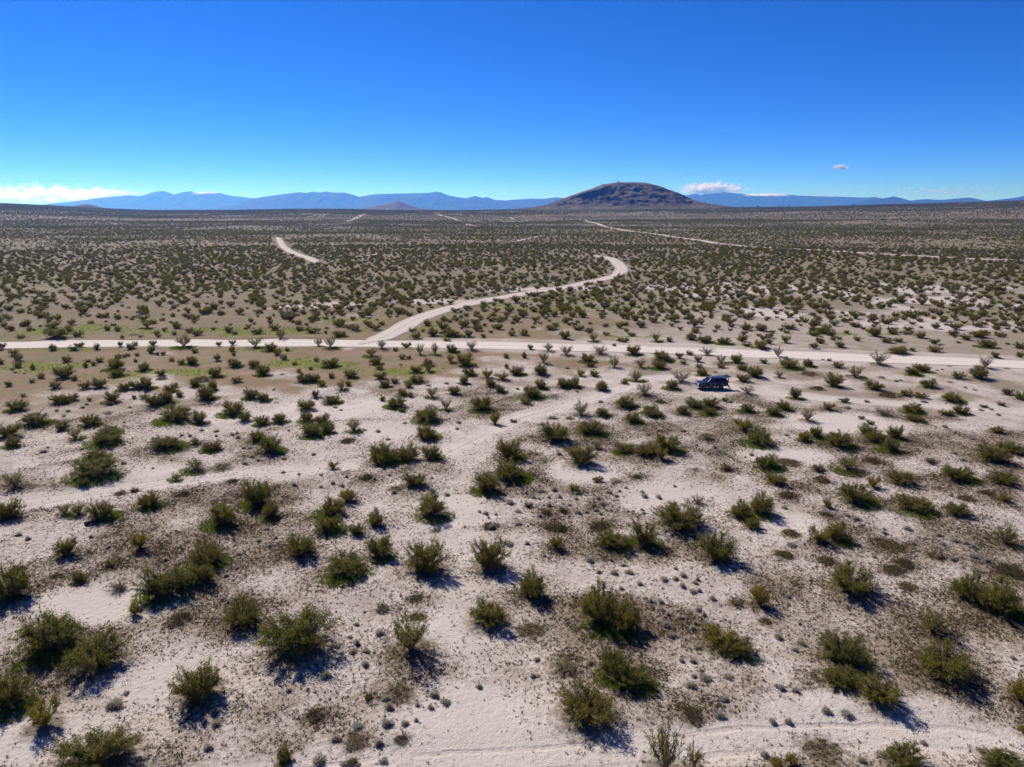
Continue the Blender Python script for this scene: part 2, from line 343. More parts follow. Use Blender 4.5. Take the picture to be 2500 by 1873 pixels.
100.7 160.5 2.43 1.19 d; -38.7 68.2 1 0.54 v; -75.6 164.9 2.13 1.23 d; -21.2 134.4 1.5 1 d; -15.6 105.3 1.19 0.79 d; -90.5 146.4 2.17 1.06 p; -104.7 143.6 1.86 1.31 p
34.3 152.8 1.7 1.12 d; 47.6 76.5 1.33 0.5 p; -26.8 113.1 1.27 0.84 d; -30.9 118.6 1.33 0.88 d; -76.2 148.6 1.93 1.09 p; 49.3 146.9 2.18 0.83 d; -1.1 135 1.38 1 v
-98.4 137.9 1.79 1.19 d; -43.8 133.8 1.49 0.99 d; 94 135.7 1.82 1.09 p; -80.2 117.9 1.55 0.95 d; 98.9 135.7 1.82 1.1 d; -59.6 149.3 1.66 1.1 p; 47.1 130.2 1.5 0.91 d
35.3 138.6 1.8 0.79 d; -85.4 143.8 1.33 1.39 v; -61.5 129.3 1.45 0.94 d; -15.6 97.3 1.11 0.6 d; -54.7 111.9 1.26 0.82 d; -81.8 112.2 1.27 1 v; -119.3 167.7 1.85 1.47 v
-56.2 104.9 1.19 0.79 d; -89.7 143 1.99 0.92 d; 84.3 152.9 2.04 0.92 d; -96.4 167.7 1.85 1.23 d; -93.4 166.7 1.84 1.2 d; 48.2 91.7 0.98 0.69 y; -63.7 140.3 1.56 0.91 d
-73.7 116.4 1.31 0.87 d; -1 125.8 0.99 0.95 v; -61.9 147.8 1.37 1.09 p; 8 64.1 0.57 0.49 y; -78.1 131.8 1.47 0.92 d; -14.3 153.6 1.99 0.68 d; -109.6 156.5 2.02 1.01 d
34.1 126.7 1.42 0.69 d; 32 103.2 1.17 0.57 d; -81.5 161.2 1.64 1.08 d; -95.5 130 1.45 0.96 d; -125.1 173.4 1.91 1.25 d; -82.7 147.8 1.37 1.09 p; -37.2 132.4 1.36 0.73 d
-37.8 123 1.15 0.75 d; -6.5 158 1.31 0.97 v; 0.2 92.7 0.88 0.52 y; -86.4 125.2 1.05 1.1 v; -23.8 142.6 1.32 0.78 d; -78 127.1 1.07 1.02 v; 31.9 129.5 1.21 0.71 d
-19.9 134.4 1.13 0.75 d; -79.9 148.5 1.38 0.91 d; -77.5 128.8 1.2 0.8 d; -45.8 142.4 1.19 0.79 d; -76.1 135.1 1.26 0.78 d; -106.8 169.3 1.56 1.02 d; 71.9 100.7 1.18 0.52 d
48.2 94.1 0.82 0.54 y; 81.7 142.6 1.38 0.74 d; -64.7 132.3 1.23 0.67 d; -77.7 161.6 1.34 0.89 d; -69 138 1.15 0.77 d; -40.5 129.4 1.09 0.6 d; 68.8 99.9 1.17 0.45 d
-106.6 178.6 1.64 0.89 d; -57.6 104.8 0.89 0.56 p; -4.9 163.6 1.21 0.75 d; -55 137.8 1.02 0.73 v; -63.8 103.7 0.88 0.55 p; -79.5 114.5 0.97 0.64 d; -36.4 125.5 0.94 0.58 d
21.6 148.1 1.15 0.59 d; -70.1 137.9 1.03 0.68 d; -73.6 136.9 1.02 0.68 d; -71.2 131.7 0.98 0.65 d; -75.4 135.7 1.01 0.67 d; -87.3 157.2 1.16 0.77 d; -80.3 131.9 1.11 0.57 d
-75 105.5 0.8 0.53 d; 53.3 103.1 0.82 0.42 d; -75.3 136.8 1.02 0.59 d; 60.5 132.8 1.04 0.5 d; -89.5 124.3 0.7 0.46 d"""
WEEDS = """-35.7 50.5 0.91 0.27 l; -23.4 44.5 2 0.6 l; -11.1 34.9 1.48 0.44 l; -6 32.9 0.91 0.27 l; -6.7 44.9 1.19 0.36 l; -9.3 46 1.31 0.39 l; -7.2 47.4 1.35 0.23 l
-6.7 36.6 2 0.24 l; -8.4 32.9 1.62 0.19 l; 10.2 34.7 1.55 0.46 l; 17.7 44.3 1 0.3 l; 1.3 43.3 2.13 0.26 l; 31.7 52.4 1.89 0.57 l; 30.2 48.9 1.58 0.24 l
25.8 53 1.91 0.39 l; 22.5 54 1.72 0.28 l; 39.4 51 2.25 0.68 l; 16.5 32.1 2.28 0.27 l; 30.2 51.5 2.07 0.48 l; -32.4 74.8 2.46 0.36 l; -39.5 51.7 1.45 0.44 l
-33.3 67.3 1.31 0.39 l; -39.7 67.4 1.58 0.47 l; -29.6 70.5 1.23 0.37 l; -20.4 84.3 2.1 0.54 l; -15.6 71.7 1.53 0.46 l; -11.8 68.5 1.74 0.21 l; -1.9 59.8 1.77 0.53 l
-6.9 58.8 0.93 0.11 l; 4 59.3 1.99 0.6 l; 8 59.7 2.12 0.45 l; 13.4 71.9 1.11 0.33 l; 27.8 66.8 2.09 0.63 l; 32.1 55.6 2.77 0.33 l; 35.2 53.8 1.5 0.45 l
24.7 58 1.84 0.55 l; 22.6 53.9 1.83 0.22 l; 32.9 70.9 2.2 0.61 l; 29.6 62 1.22 0.35 l; 45.1 65.8 1.93 0.41 l; 48 67.3 1.44 0.39 l; 41 76.8 1.93 0.58 l
31.3 75.9 2.93 0.47 l; -59.4 117.4 1.98 0.59 l; -52.2 116.5 4.37 0.81 l; 22.2 102.7 1.94 0.57 l; 49.1 110.9 2.5 0.59 l; 52.1 121.2 3.85 0.46 l; 58.4 106.3 4.01 0.71 l"""
GREY = """-87.3 162 3.29; -57.2 96.7 2.2; -84.5 160.2 2.07; 5.6 94.3 1.97; 11 70.8 1.92; 63.3 118.7 1.78; 24.9 80.5 1.7; 7.9 94 1.61; 73.2 115.6 1.52
59.8 133.9 1.5; -13.6 112.5 1.48; -0.3 56.3 1.45; -20.7 129.2 1.45; -23.1 35.7 1.43; 80.4 127.5 1.43; 10 126.4 1.42; 89.3 125.3 1.4; 4 91.1 1.39
-40.2 121.1 1.36; 61.7 102.8 1.36; 22.2 88.5 1.35; -59.5 101.7 1.35; -45.8 101.7 1.35; 64.3 115.8 1.3; 35.5 58.9 1.28; 38.5 56.8 1.24; 73.9 110.1 1.24
23.9 55.8 1.22; -26.4 77.8 1.2; 3 68.2 1.2; -9.6 127.2 1.19; -38.4 88.1 1.18; 13.2 102.6 1.16; 32.5 102.6 1.16; -64.6 122.9 1.15; 36 122.9 1.15
37.1 51.5 1.14; 57.6 84.9 1.14; -25.8 100.1 1.14; 48.7 99.4 1.13; 11.8 38 1.11; 67.2 98.1 1.11; -8.6 34 1.09; -10.1 31.5 1.09; 65.5 116.5 1.09
-55.5 80 1.08; -0.2 65.2 1.08; 31.8 61 1.08; 0.6 60.4 1.07; -10.8 113.8 1.07; -1.9 59.5 1.06; 9.9 67.8 1.06; -14.4 91.7 1.05; -7.2 92 1.05
77.4 124.9 1.05; 51.7 77.1 1.04; -38.1 110.3 1.04; 0.9 110.7 1.04; 37.6 57.8 1.03; 57.2 89.9 1.03; -87.6 122.3 1.03; -7 34.1 1.02; -63.6 98 1.02
-51.6 98.3 1.02; 11.8 50 1.01; -40.4 88.5 1.01; -17.4 88.2 1.01; -17.7 69.3 1.01; 17.4 86.9 1; -63 96 1; 10.7 43.9 0.99; -35.7 86.6 0.99
35 86.6 0.99; -34.5 85.3 0.98; -15.6 85 0.98; -9 42.9 0.97; 38.2 53.8 0.97; 13.3 38.1 0.96; 6.4 53.3 0.96; 19.1 34.9 0.96; 36.1 53.3 0.96
-63.1 101.7 0.96; -55.7 99.9 0.95; 24.5 81.8 0.94; -51.5 80.8 0.93; 4.3 68.4 0.93; 76.1 124.2 0.93; 69 98.6 0.93; -9.6 33.1 0.92; 9.3 51.2 0.92
-6.6 67.3 0.92; 52.2 79.6 0.92; 13.3 66.7 0.91; 5.5 79 0.91; 41.3 57.3 0.91; -85.6 121.7 0.91; 68.2 95.9 0.91; -7.1 35.5 0.9; 4.9 39.5 0.9
-34.5 55.7 0.89; 8.8 65 0.89; -11.5 38.4 0.88; 10.7 42.6 0.88; 11.8 34.7 0.88; 13.6 48.2 0.88; 26.3 63.8 0.88; -43.7 75.5 0.87; 8.1 63.5 0.87
0.6 63.2 0.87; 10.8 37.3 0.86; 19.2 41.7 0.86; 35.2 53.7 0.86; -12 67.5 0.86; 6.3 62.9 0.86; -25.1 73.5 0.85; -7.2 89.2 0.85; -62.6 99.9 0.85
-10.4 40.8 0.84; -35.4 87.5 0.84; -23.3 79.1 0.84; -65.3 98.1 0.84; 73.2 111.4 0.84; -3.9 36 0.83; 12.4 36 0.83; 8.1 51.1 0.82; 18 35.1 0.82
-42 86.2 0.82; -37.5 85.9 0.82; 10.2 108.5 0.82; 12.7 50.1 0.81; -30.2 75.9 0.81; -22.8 69.7 0.81; -16.6 34.2 0.8; -43.6 57.9 0.8; 13 49 0.79
6.5 67.6 0.79; 31.8 57.1 0.79; 17.9 42.4 0.78; -32.3 81.4 0.78; -31.6 81.4 0.78; 3.7 66.6 0.78; 2.2 66.6 0.78; 4.8 66.6 0.78; 10.5 66.9 0.78
14.7 66.4 0.78; -10.3 41.7 0.77; -4.6 36.6 0.77; 39.3 55.5 0.77; -16.3 32.4 0.76; 12.2 41.1 0.76; 3.6 64.6 0.76; 28 78.9 0.76; -6.7 31.5 0.75
28.6 46.4 0.75; 19.6 31.7 0.75; -30.2 78.2 0.75; -18.8 70 0.75; -24.6 98.4 0.75; -26.7 45.7 0.74; -17.1 35.1 0.74; -9.3 39.5 0.74; 38.8 53 0.74
-40.8 85.9 0.74; -2.5 62.7 0.74; 7.1 63.1 0.74; 14.6 34.2 0.73; -42.2 57 0.73; 2.6 62.1 0.73; 1.3 56.4 0.73; 31.4 61.8 0.73; -62.6 95.4 0.72
13.4 50.6 0.71; 14.1 49.5 0.7; 9.8 49.4 0.7; 16.1 37 0.7; 16.9 36.8 0.7; -22.1 59.1 0.7; -56.1 81.6 0.7; -52.5 92.3 0.7; -17.8 72 0.7
-20.7 72.6 0.7; -7.4 36.2 0.69; -51.5 90.5 0.69; -14.7 71.4 0.69; 33 58.1 0.69; -9.5 40.9 0.68; -11.6 41.3 0.68; -8.7 31.3 0.68; -22 56.7 0.68
-29.1 88.5 0.68; -18.1 35.2 0.67; -4.7 35.5 0.67; 10.2 47 0.67; 10.9 46.9 0.67; 14.8 47.2 0.67; 20.5 47.6 0.67; 32.2 40.2 0.67; -19.8 69.1 0.67
11.8 68.9 0.67; 34.5 56.1 0.67; 39.1 56.3 0.67; 10.8 39.8 0.66; 1.6 40.1 0.66; 1.4 67.8 0.66; 13.3 67.8 0.66; -22.8 54.1 0.65; -6 34.1 0.65
13.4 45.8 0.65; 10.8 45.9 0.65; 15.5 34.2 0.65; 2.7 66.2 0.65; 6.4 66.2 0.65; 8.6 66.3 0.65; 8.1 53.4 0.64; -28.5 53.3 0.64; 30 53.8 0.64
-7.2 32.7 0.63; 13.5 43.9 0.63; 9 52.5 0.63; 5.6 64.7 0.63; 12.4 43.4 0.62; 6.9 51.4 0.62; -8.6 71.6 0.62; 8.4 62.7 0.62; 12.5 62.7 0.62
-3.5 109.9 0.62; -22.4 50.5 0.61; 13.3 31.7 0.61; 18.2 31.3 0.61; -31.4 78.7 0.61; 14.4 50 0.6; 14.1 48.3 0.59; 8.3 48.8 0.59; 18.5 41 0.59
-29.1 77 0.59; 11.5 39.7 0.58; -39.9 74.5 0.58; 33.4 58.9 0.58; -22 51.8 0.57; 16.8 47 0.57; -37 57.5 0.57; -20.7 57.3 0.57; 36.1 57.1 0.57
1.3 38.4 0.56; -23.2 72.9 0.56; -13.3 72.5 0.56; 37 56 0.56; -2 37.5 0.55; 11.9 44.8 0.55; 13.6 45.1 0.55; 11.1 45.3 0.55; 25.1 32.3 0.55
-20.7 55.7 0.55; -1.5 62.5 0.55; 22.5 82.4 0.55; -23 36.8 0.54; -13.4 37 0.54; -10.8 44 0.54; 12.7 44.1 0.54; 16.9 69.3 0.54; 2.7 54.1 0.54
-5.5 35.7 0.53; 7 67.6 0.53; 11 68.1 0.53; -10.9 42.4 0.52; 13.1 51.8 0.52; 44 66.6 0.52; -22.7 57.5 0.51; 5 65.1 0.51; -3.1 63.1 0.5
11.6 63.3 0.5; 12.5 63.6 0.5; -29.9 39 0.49; 11.8 38.8 0.49; 22.3 32.8 0.49; -2.2 61.8 0.49; 5.4 62.1 0.49; 11.2 38.2 0.48; 1.7 60.5 0.48
-8.1 46.1 0.47; 15.9 37.2 0.47; -4.3 59.8 0.47; 32.6 60.1 0.47; 31.8 59.7 0.47; 12.3 44.7 0.46; 14.2 43.8 0.45; 20 44.1 0.45; 27.1 78.2 0.45
-5.4 34.4 0.44; 11.1 63.2 0.43; 36.2 51.9 0.42; -18.4 72.6 0.42; 14.4 37.9 0.4; 11.5 36.2 0.38; -10.6 45.7 0.37; 9.1 63.6 0.37; -7.3 37.1 0.31"""
def table(txt):
    rows = []
    for ln in txt.replace("\n", ";").split(";"):
        if ln.strip():
            p = ln.split()
            rows.append([float(v) for v in p[:4]] + p[4:] if len(p) > 3 else [float(v) for v in p])
    return rows

BUSH = table(BUSHES); WEED = table(WEEDS); GREYS = table(GREY)

# ---------------------------------------------------------------- terrain
def growth(start, step, ratio, end):
    out = []; x = start; s = step
    while abs(x) < abs(end):
        s *= ratio; x += s; out.append(x)
    return out

xr = growth(105, 0.5, 1.08, 30000)
XS = np.array(sorted([-v for v in xr] + list(np.arange(-105, 105.1, 0.5)) + xr))
YS = np.array(sorted([48 - v for v in growth(24, 0.5, 1.25, 3000)] + list(np.arange(24, 140.1, 0.5)) + growth(140, 0.5, 1.04, 29000)))
GX, GY = np.meshgrid(XS, YS)
GD = np.hypot(GX, GY)

SKY_X = np.array([-1500, -300, 0, 150, 250, 350, 560, 700, 850, 950, 1150, 1300, 1700, 1900, 2050, 2250, 2500, 2800, 4000], float)
SKY_UP = np.array([30, 22, 17, 12, 7, 2.5, 3.5, 7, 5.5, 2.0, 0.5, 1.0, 2.5, 6.5, 9.5, 14.5, 21.5, 28, 34], float)   # plain's skyline, thousandths above level x 1.787

def terrain(X, Y):
    D = np.hypot(X, Y)
    az = np.arctan2(X, np.maximum(Y, 1e-3))
    z = 2.6 * smooth(165, 900, D) * fbm(X / 330 + 3.1, Y / 190 + 1.7, 11, 3)
    z = z + 17 * np.exp(-((X - 490) ** 2 + (Y - 3000) ** 2) / (2 * 700.0 ** 2))
    up = np.interp(1250 + 1787 * np.tan(np.clip(az, -1.2, 1.2)), SKY_X, SKY_UP) / 1787.0
    crest = 16 + up * 3800
    z = z + crest * smooth(900, 3900, D) * (1 - smooth(4300, 9000, D)) * smooth(-400, 900, Y)
    z = z + 3.0 * smooth(1500, 3500, D) * (1 - smooth(8000, 20000, D)) * fbm(X / 600, Y / 420, 23, 3)
    return z

GZ = terrain(GX, GY)
MICRO = 0.16 * fbm(GX / 16, GY / 16, 3, 3) + 0.10 * fbm(GX / 5, GY / 5, 5, 2) * (GD < 400)
def near_line(line, reach):
    m = (GX > line[:, 0].min() - reach) & (GX < line[:, 0].max() + reach) & (GY > line[:, 1].min() - reach) & (GY < line[:, 1].max() + reach)
    d = np.full(GX.shape, 1e3); s = np.zeros(GX.shape); al = np.zeros(GX.shape)
    dd, ss, aa = line_dist(GX[m], GY[m], line)
    d[m] = dd; s[m] = ss; al[m] = aa
    return d, s, al
D_MAIN, S_MAIN, _ = near_line(MAIN_ROAD, 20)
D_BRANCH, _, _ = near_line(BRANCH_ROAD, 15)
D_TRACK, S_TRACK, _ = near_line(WHEEL_TRACK, 10)
D_SPUR, S_SPUR, _ = near_line(SPUR_TRACK, 10)
D_LOW, S_LOW, _ = near_line(LOW_TRACK, 10)
D_CAR, _, _ = near_line(CAR_TRACK, 10)
# the graded road bed lies a little below the natural ground, with a low bank thrown up beside it
bed = 1 - smooth(4.4, 6.4, np.minimum(D_MAIN, D_BRANCH + 1.0))
GZ = GZ + MICRO * (1 - bed) - 0.10 * bed
GZ += 0.20 * np.exp(-((np.minimum(D_MAIN, D_BRANCH + 1.0) - 6.2) / 0.7) ** 2) * (0.5 + 0.6 * vnoise(GX / 3, GY / 3, 41))
trk = np.maximum.reduce([1 - smooth(1.2, 2.6, D_TRACK), 0.55 * (1 - smooth(0.6, 3.4, D_SPUR + 1.2 * fbm(GX / 3, GY / 3, 45, 2))), 1 - smooth(1.0, 2.4, D_LOW), 0.8 * (1 - smooth(1.0, 2.6, D_CAR))])
GZ = GZ - 0.10 * trk
# sand heaped up round the bushes
def idx_range(cx, cy, r):
    return slice(np.searchsorted(XS, cx - r), np.searchsorted(XS, cx + r)), slice(np.searchsorted(YS, cy - r), np.searchsorted(YS, cy + r))
SHADE = np.zeros_like(GZ); LITTER_SHADE = np.zeros_like(GZ)
for b in BUSH + WEED:
    x, y, w, h = b[:4]
    sx, sy = idx_range(x, y, w * 2.0)
    if sx.stop <= sx.start or sy.stop <= sy.start: continue
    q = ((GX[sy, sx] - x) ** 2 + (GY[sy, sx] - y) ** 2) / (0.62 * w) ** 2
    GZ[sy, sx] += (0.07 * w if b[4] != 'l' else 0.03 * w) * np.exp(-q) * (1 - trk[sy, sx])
    LITTER_SHADE[sy, sx] = np.maximum(LITTER_SHADE[sy, sx], np.exp(-q * 1.15))  # litter ring that also carries painted shade round each plant
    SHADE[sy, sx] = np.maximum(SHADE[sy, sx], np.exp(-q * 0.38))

def ground_z(x, y):
    x = np.asarray(x, float); y = np.asarray(y, float)
    i = np.clip(np.searchsorted(XS, x) - 1, 0, len(XS) - 2); j = np.clip(np.searchsorted(YS, y) - 1, 0, len(YS) - 2)
    fx = np.clip((x - XS[i]) / (XS[i + 1] - XS[i]), 0, 1); fy = np.clip((y - YS[j]) / (YS[j + 1] - YS[j]), 0, 1)
    return (GZ[j, i] * (1 - fx) + GZ[j, i + 1] * fx) * (1 - fy) + (GZ[j + 1, i] * (1 - fx) + GZ[j + 1, i + 1] * fx) * fy

# what grows on the ground: dried reddish annuals, green annuals, weeds, bare sand
def blob(cx, cy, rx, ry):
    return np.exp(-(((GX - cx) / rx) ** 2 + ((GY - cy) / ry) ** 2))
n_big = fbm(GX / 14, GY / 14, 61, 4); n_mid = fbm(GX / 5, GY / 5, 67, 3); n_far = fbm(GX / 70, GY / 45, 71, 4)
RED = 0.95 * blob(-55, 138, 62, 20) + 0.85 * blob(-70, 175, 60, 40) + 0.45 * blob(-5, 185, 45, 28) + 0.4 * blob(-90, 118, 34, 18) + 0.3 * blob(-50, 300, 90, 120)
RED = np.clip(RED * (1.45 + 1.3 * n_big + 0.9 * n_mid), 0, 1)
GREEN = 0
for gx, gy, rx, ry in ((-54, 143.5, 9, 3.0), (-38, 130, 9, 5), (-95, 143.5, 12, 2.2), (-86, 127, 9, 5), (-62, 122, 10, 5), (-20, 124, 10, 4), (2, 143.6, 6, 1.6), (20, 208, 26, 5), (-60, 166, 22, 7), (-100, 168, 16, 8),
                       (-45, 185, 14, 7), (-8, 214, 12, 5), (30, 160, 10, 3), (-190, 420, 40, 16), (-160, 460, 50, 14), (16, 226, 30, 4), (-25, 172, 8, 5), (75, 163, 16, 3)):
    GREEN = np.maximum(GREEN, blob(gx, gy, rx, ry))
GREEN = np.clip(GREEN * 1.35 + 1.0 * n_mid + 0.4 * n_big - 0.12, 0, 1) * smooth(0.05, 0.35, GREEN)
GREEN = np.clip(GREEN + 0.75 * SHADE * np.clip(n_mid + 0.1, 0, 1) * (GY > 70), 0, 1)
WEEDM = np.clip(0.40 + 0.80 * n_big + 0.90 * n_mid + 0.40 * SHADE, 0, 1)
WEEDM = np.where(GD > 165, np.clip(0.42 + 0.55 * n_far + 0.3 * n_big, 0, 1), WEEDM)
BARE = np.clip(trk * (0.8 + 0.35 * n_mid), 0, 1)
for bx0, by0, rx, ry in ((-1, 34, 7, 4.5), (-3, 43, 5, 3.5), (-21, 38, 5, 3), (-25, 33, 6, 2.5), (20, 35, 6, 1.8), (-6, 62, 5, 6), (17, 66, 6, 5), (24, 60, 4, 4), (-30, 47, 5, 3), (-2, 54, 3, 4), (8, 74, 4, 4), (-16, 88, 12, 5), (-38, 95, 12, 5), (-25, 100, 14, 6), (-36, 73, 14, 3), (45, 92, 8, 5), (32, 78, 5, 4)):
    BARE = np.maximum(BARE, np.clip(1.15 * blob(bx0, by0, rx, ry) + 0.7 * n_mid + 0.3 * n_big - 0.1, 0, 0.9) * smooth(0.05, 0.4, blob(bx0, by0, rx, ry)))
BARE = np.maximum(BARE, np.exp(-((D_MAIN - 6) / 2.2) ** 2) * 0.5 * (GX > -20))
PALE = np.zeros_like(GZ)      # bright washed sand beyond the road
for gx, gy, rx, ry, s in ((-60, 212, 26, 5, .3), (-30, 222, 30, 6, .1), (25, 262, 40, 9, .2), (75, 200, 30, 14, 0), (120, 260, 70, 26, 0), (105, 178, 40, 12, 0), (62, 240, 18, 8, 0), (150, 220, 40, 30, 0), (330, 900, 60, 40, 0)):
    PALE = np.maximum(PALE, np.exp(-(((GX - gx) / rx) ** 2 + ((GY - gy - s * (GX - gx)) / ry) ** 2)))
PALE = np.clip(PALE * (0.75 + 1.2 * n_big + 0.6 * n_mid), 0, 1)
RED *= (1 - BARE); GREEN = GREEN * (1 - BARE) * (1 - bed); WEEDM *= (1 - BARE)

LANE = np.full_like(GZ, 6.0)
for dd, ss in ((D_TRACK, S_TRACK), (D_LOW, S_LOW)):
    m = (dd < 6) & (dd < np.abs(LANE)); LANE[m] = (dd * ss)[m]
ny, nx = GZ.shape
ids = np.arange(nx * ny).reshape(ny, nx)
gfaces = np.stack([ids[:-1, :-1], ids[:-1, 1:], ids[1:, 1:], ids[1:, :-1]], -1).reshape(-1, 4)

def sand_nodes(t):
    p = t.pos()
    weed, red, green, bare, pale = (t.attr(k) for k in ("weed", "red", "green", "bare", "pale"))
    dist = t.n("VectorMath", {0: p}, operation='LENGTH').outputs['Value']
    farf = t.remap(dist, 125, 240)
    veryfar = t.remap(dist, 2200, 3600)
    n1 = t.noise(0.35, 5, 0.6, p); n2 = t.noise(2.6, 4, 0.6, p); n3 = t.noise(11.0, 3, 0.6, p); n4 = t.noise(0.06, 5, 0.6, p)
    sand = t.mix(t.remap(n1, 0.35, 0.66), (0.41, 0.345, 0.295), (0.565, 0.50, 0.445))
    sand = t.mix(t.math('MULTIPLY', t.remap(n2, 0.47, 0.62), 0.42), sand, (0.30, 0.235, 0.19))
    pebble = t.math('MULTIPLY', t.remap(n3, 0.555, 0.63), t.math('SUBTRACT', 0.95, t.math('MULTIPLY', bare, 0.6)))
    sand = t.mix(t.math('MULTIPLY', pebble, 0.62, clamp=True), sand, (0.155, 0.115, 0.09))
    # dried annual litter: brown stain broken up by finer noise
    wmask = t.math('MULTIPLY', t.remap(t.math('ADD', weed, t.math('MULTIPLY', t.math('SUBTRACT', n2, 0.5), 1.3)), 0.20, 0.80), 0.80, clamp=True)
    c = t.mix(wmask, sand, t.mix(n1, (0.185, 0.135, 0.092), (0.235, 0.190, 0.130)))
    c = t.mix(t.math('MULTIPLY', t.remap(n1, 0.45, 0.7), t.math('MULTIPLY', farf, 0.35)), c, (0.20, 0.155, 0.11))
    rmask = t.math('MULTIPLY', t.remap(t.math('ADD', red, t.math('MULTIPLY', t.math('SUBTRACT', n2, 0.5), 0.9)), 0.22, 0.62), 0.88, clamp=True)
    c = t.mix(rmask, c, t.mix(t.remap(t.noise(0.16, 4, 0.6, p), 0.32, 0.54), (0.150, 0.140, 0.055), t.mix(n1, (0.205, 0.122, 0.072), (0.235, 0.165, 0.100))))
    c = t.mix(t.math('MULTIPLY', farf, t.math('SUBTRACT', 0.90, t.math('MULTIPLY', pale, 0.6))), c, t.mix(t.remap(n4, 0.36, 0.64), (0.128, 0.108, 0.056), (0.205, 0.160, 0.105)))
    pmask = t.math('MULTIPLY', t.remap(t.math('ADD', pale, t.math('MULTIPLY', t.math('SUBTRACT', n2, 0.5), 0.5)), 0.3, 0.6), 0.8, clamp=True)
    c = t.mix(pmask, c, (0.50, 0.435, 0.39))
    gmask = t.math('MULTIPLY', t.remap(t.math('ADD', green, t.math('MULTIPLY', t.math('SUBTRACT', n2, 0.5), 0.8)), 0.35, 0.95), 0.72, clamp=True)
    c = t.mix(gmask, c, t.mix(n2, (0.095, 0.135, 0.010), (0.185, 0.205, 0.030)))
    c = t.mix(t.math('MULTIPLY', bare, 0.8), c, t.mix(n2, (0.50, 0.435, 0.38), (0.585, 0.52, 0.465)))
    dk = t.mix(t.remap(t.noise(0.012, 6, 0.7, p), 0.4, 0.62), (0.055, 0.050, 0.032), (0.17, 0.135, 0.105))
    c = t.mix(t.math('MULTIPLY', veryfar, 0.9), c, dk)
    shade_litter = t.math('MULTIPLY', t.remap(t.math('ADD', t.attr("litter_shade"), t.math('MULTIPLY', t.math('SUBTRACT', n2, 0.5), 1.1)), 0.22, 0.7), 0.85, clamp=True)
    c = t.mix(shade_litter, c, t.mix(n3, (0.095, 0.070, 0.040), (0.160, 0.125, 0.075)))  # brown litter, with the bushes' shade painted into the ground colour
    hgt = t.math('ADD', t.math('MULTIPLY', n2, 0.55), t.math('ADD', t.math('MULTIPLY', n3, 0.30), t.math('MULTIPLY', t.noise(30, 2, 0.5, p), 0.12)))
    return c, hgt, dist

t = NT("desert_ground")
c, hgt, dist = sand_nodes(t)
lane = t.math('ADD', t.attr("lane"), t.math('MULTIPLY', t.math('SUBTRACT', t.noise(0.4, 2, 0.5, t.pos()), 0.5), 0.8))
rutd = t.math('ABSOLUTE', t.math('SUBTRACT', t.math('ABSOLUTE', lane), 0.82))
rut = t.math('MULTIPLY', t.remap(rutd, 0.26, 0.10), t.remap(t.noise(0.22, 3, 0.6, t.pos()), 0.36, 0.56))
c = t.mix(t.math('MULTIPLY', rut, 0.18), c, (0.36, 0.30, 0.26))
hgt = t.math('SUBTRACT', hgt, t.math('MULTIPLY', rut, 0.28))
bump = t.n("Bump", {'Strength': t.remap(dist, 60, 500, 0.9, 0.25), 'Distance': 0.22, 'Height': hgt})
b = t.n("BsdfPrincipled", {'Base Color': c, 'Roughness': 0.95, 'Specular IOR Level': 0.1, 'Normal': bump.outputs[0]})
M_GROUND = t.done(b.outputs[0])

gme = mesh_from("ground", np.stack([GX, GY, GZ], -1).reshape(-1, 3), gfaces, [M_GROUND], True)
for nm, arr in (("weed", WEEDM), ("red", RED), ("green", GREEN), ("bare", BARE), ("pale", PALE), ("lane", LANE), ("litter_shade", LITTER_SHADE)):
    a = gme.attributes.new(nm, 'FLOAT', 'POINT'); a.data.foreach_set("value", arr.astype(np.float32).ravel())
ground = tag(link("ground", gme), kind='structure')
tag(ground, "pale sandy desert plain dotted with dried weeds", "ground")

# ---------------------------------------------------------------- dirt roads
def road_mat(name, a, b2):
    t = NT(name); p = t.pos()
    uv = t.attr("across")
    n1 = t.noise(0.5, 4, 0.6, p); n2 = t.noise(4.0, 4, 0.6, p)
    c = t.mix(n1, a, b2)
    w = t.n("TexNoise", {'Scale': 0.25, 'Detail': 3.0, 'Vector': p}).outputs[0]
    # two paler wheel lanes, swept by tyres
    lane = t.math('ABSOLUTE', t.math('SUBTRACT', t.math('ABSOLUTE', t.math('ADD', uv, t.math('MULTIPLY', t.math('SUBTRACT', w, 0.5), 0.35))), 0.38))
    c = t.mix(t.math('MULTIPLY', t.remap(lane, 0.18, 0.04), 0.35), c, (0.66, 0.60, 0.54))
    c = t.mix(t.math('MULTIPLY', t.remap(n2, 0.52, 0.66), 0.3), c, (0.33, 0.26, 0.21))
    edge = t.math('MULTIPLY', t.remap(t.math('ADD', t.math('ABSOLUTE', uv), t.math('MULTIPLY', t.math('SUBTRACT', n2, 0.5), 0.5)), 0.82, 1.0), 0.75, clamp=True)
    c = t.mix(edge, c, (0.30, 0.235, 0.185))
    bump = t.n("Bump", {'Strength': 0.5, 'Distance': 0.08, 'Height': n2})
    b = t.n("BsdfPrincipled", {'Base Color': c, 'Roughness': 0.95, 'Specular IOR Level': 0.1, 'Normal': bump.outputs[0]})
    return t.done(b.outputs[0])

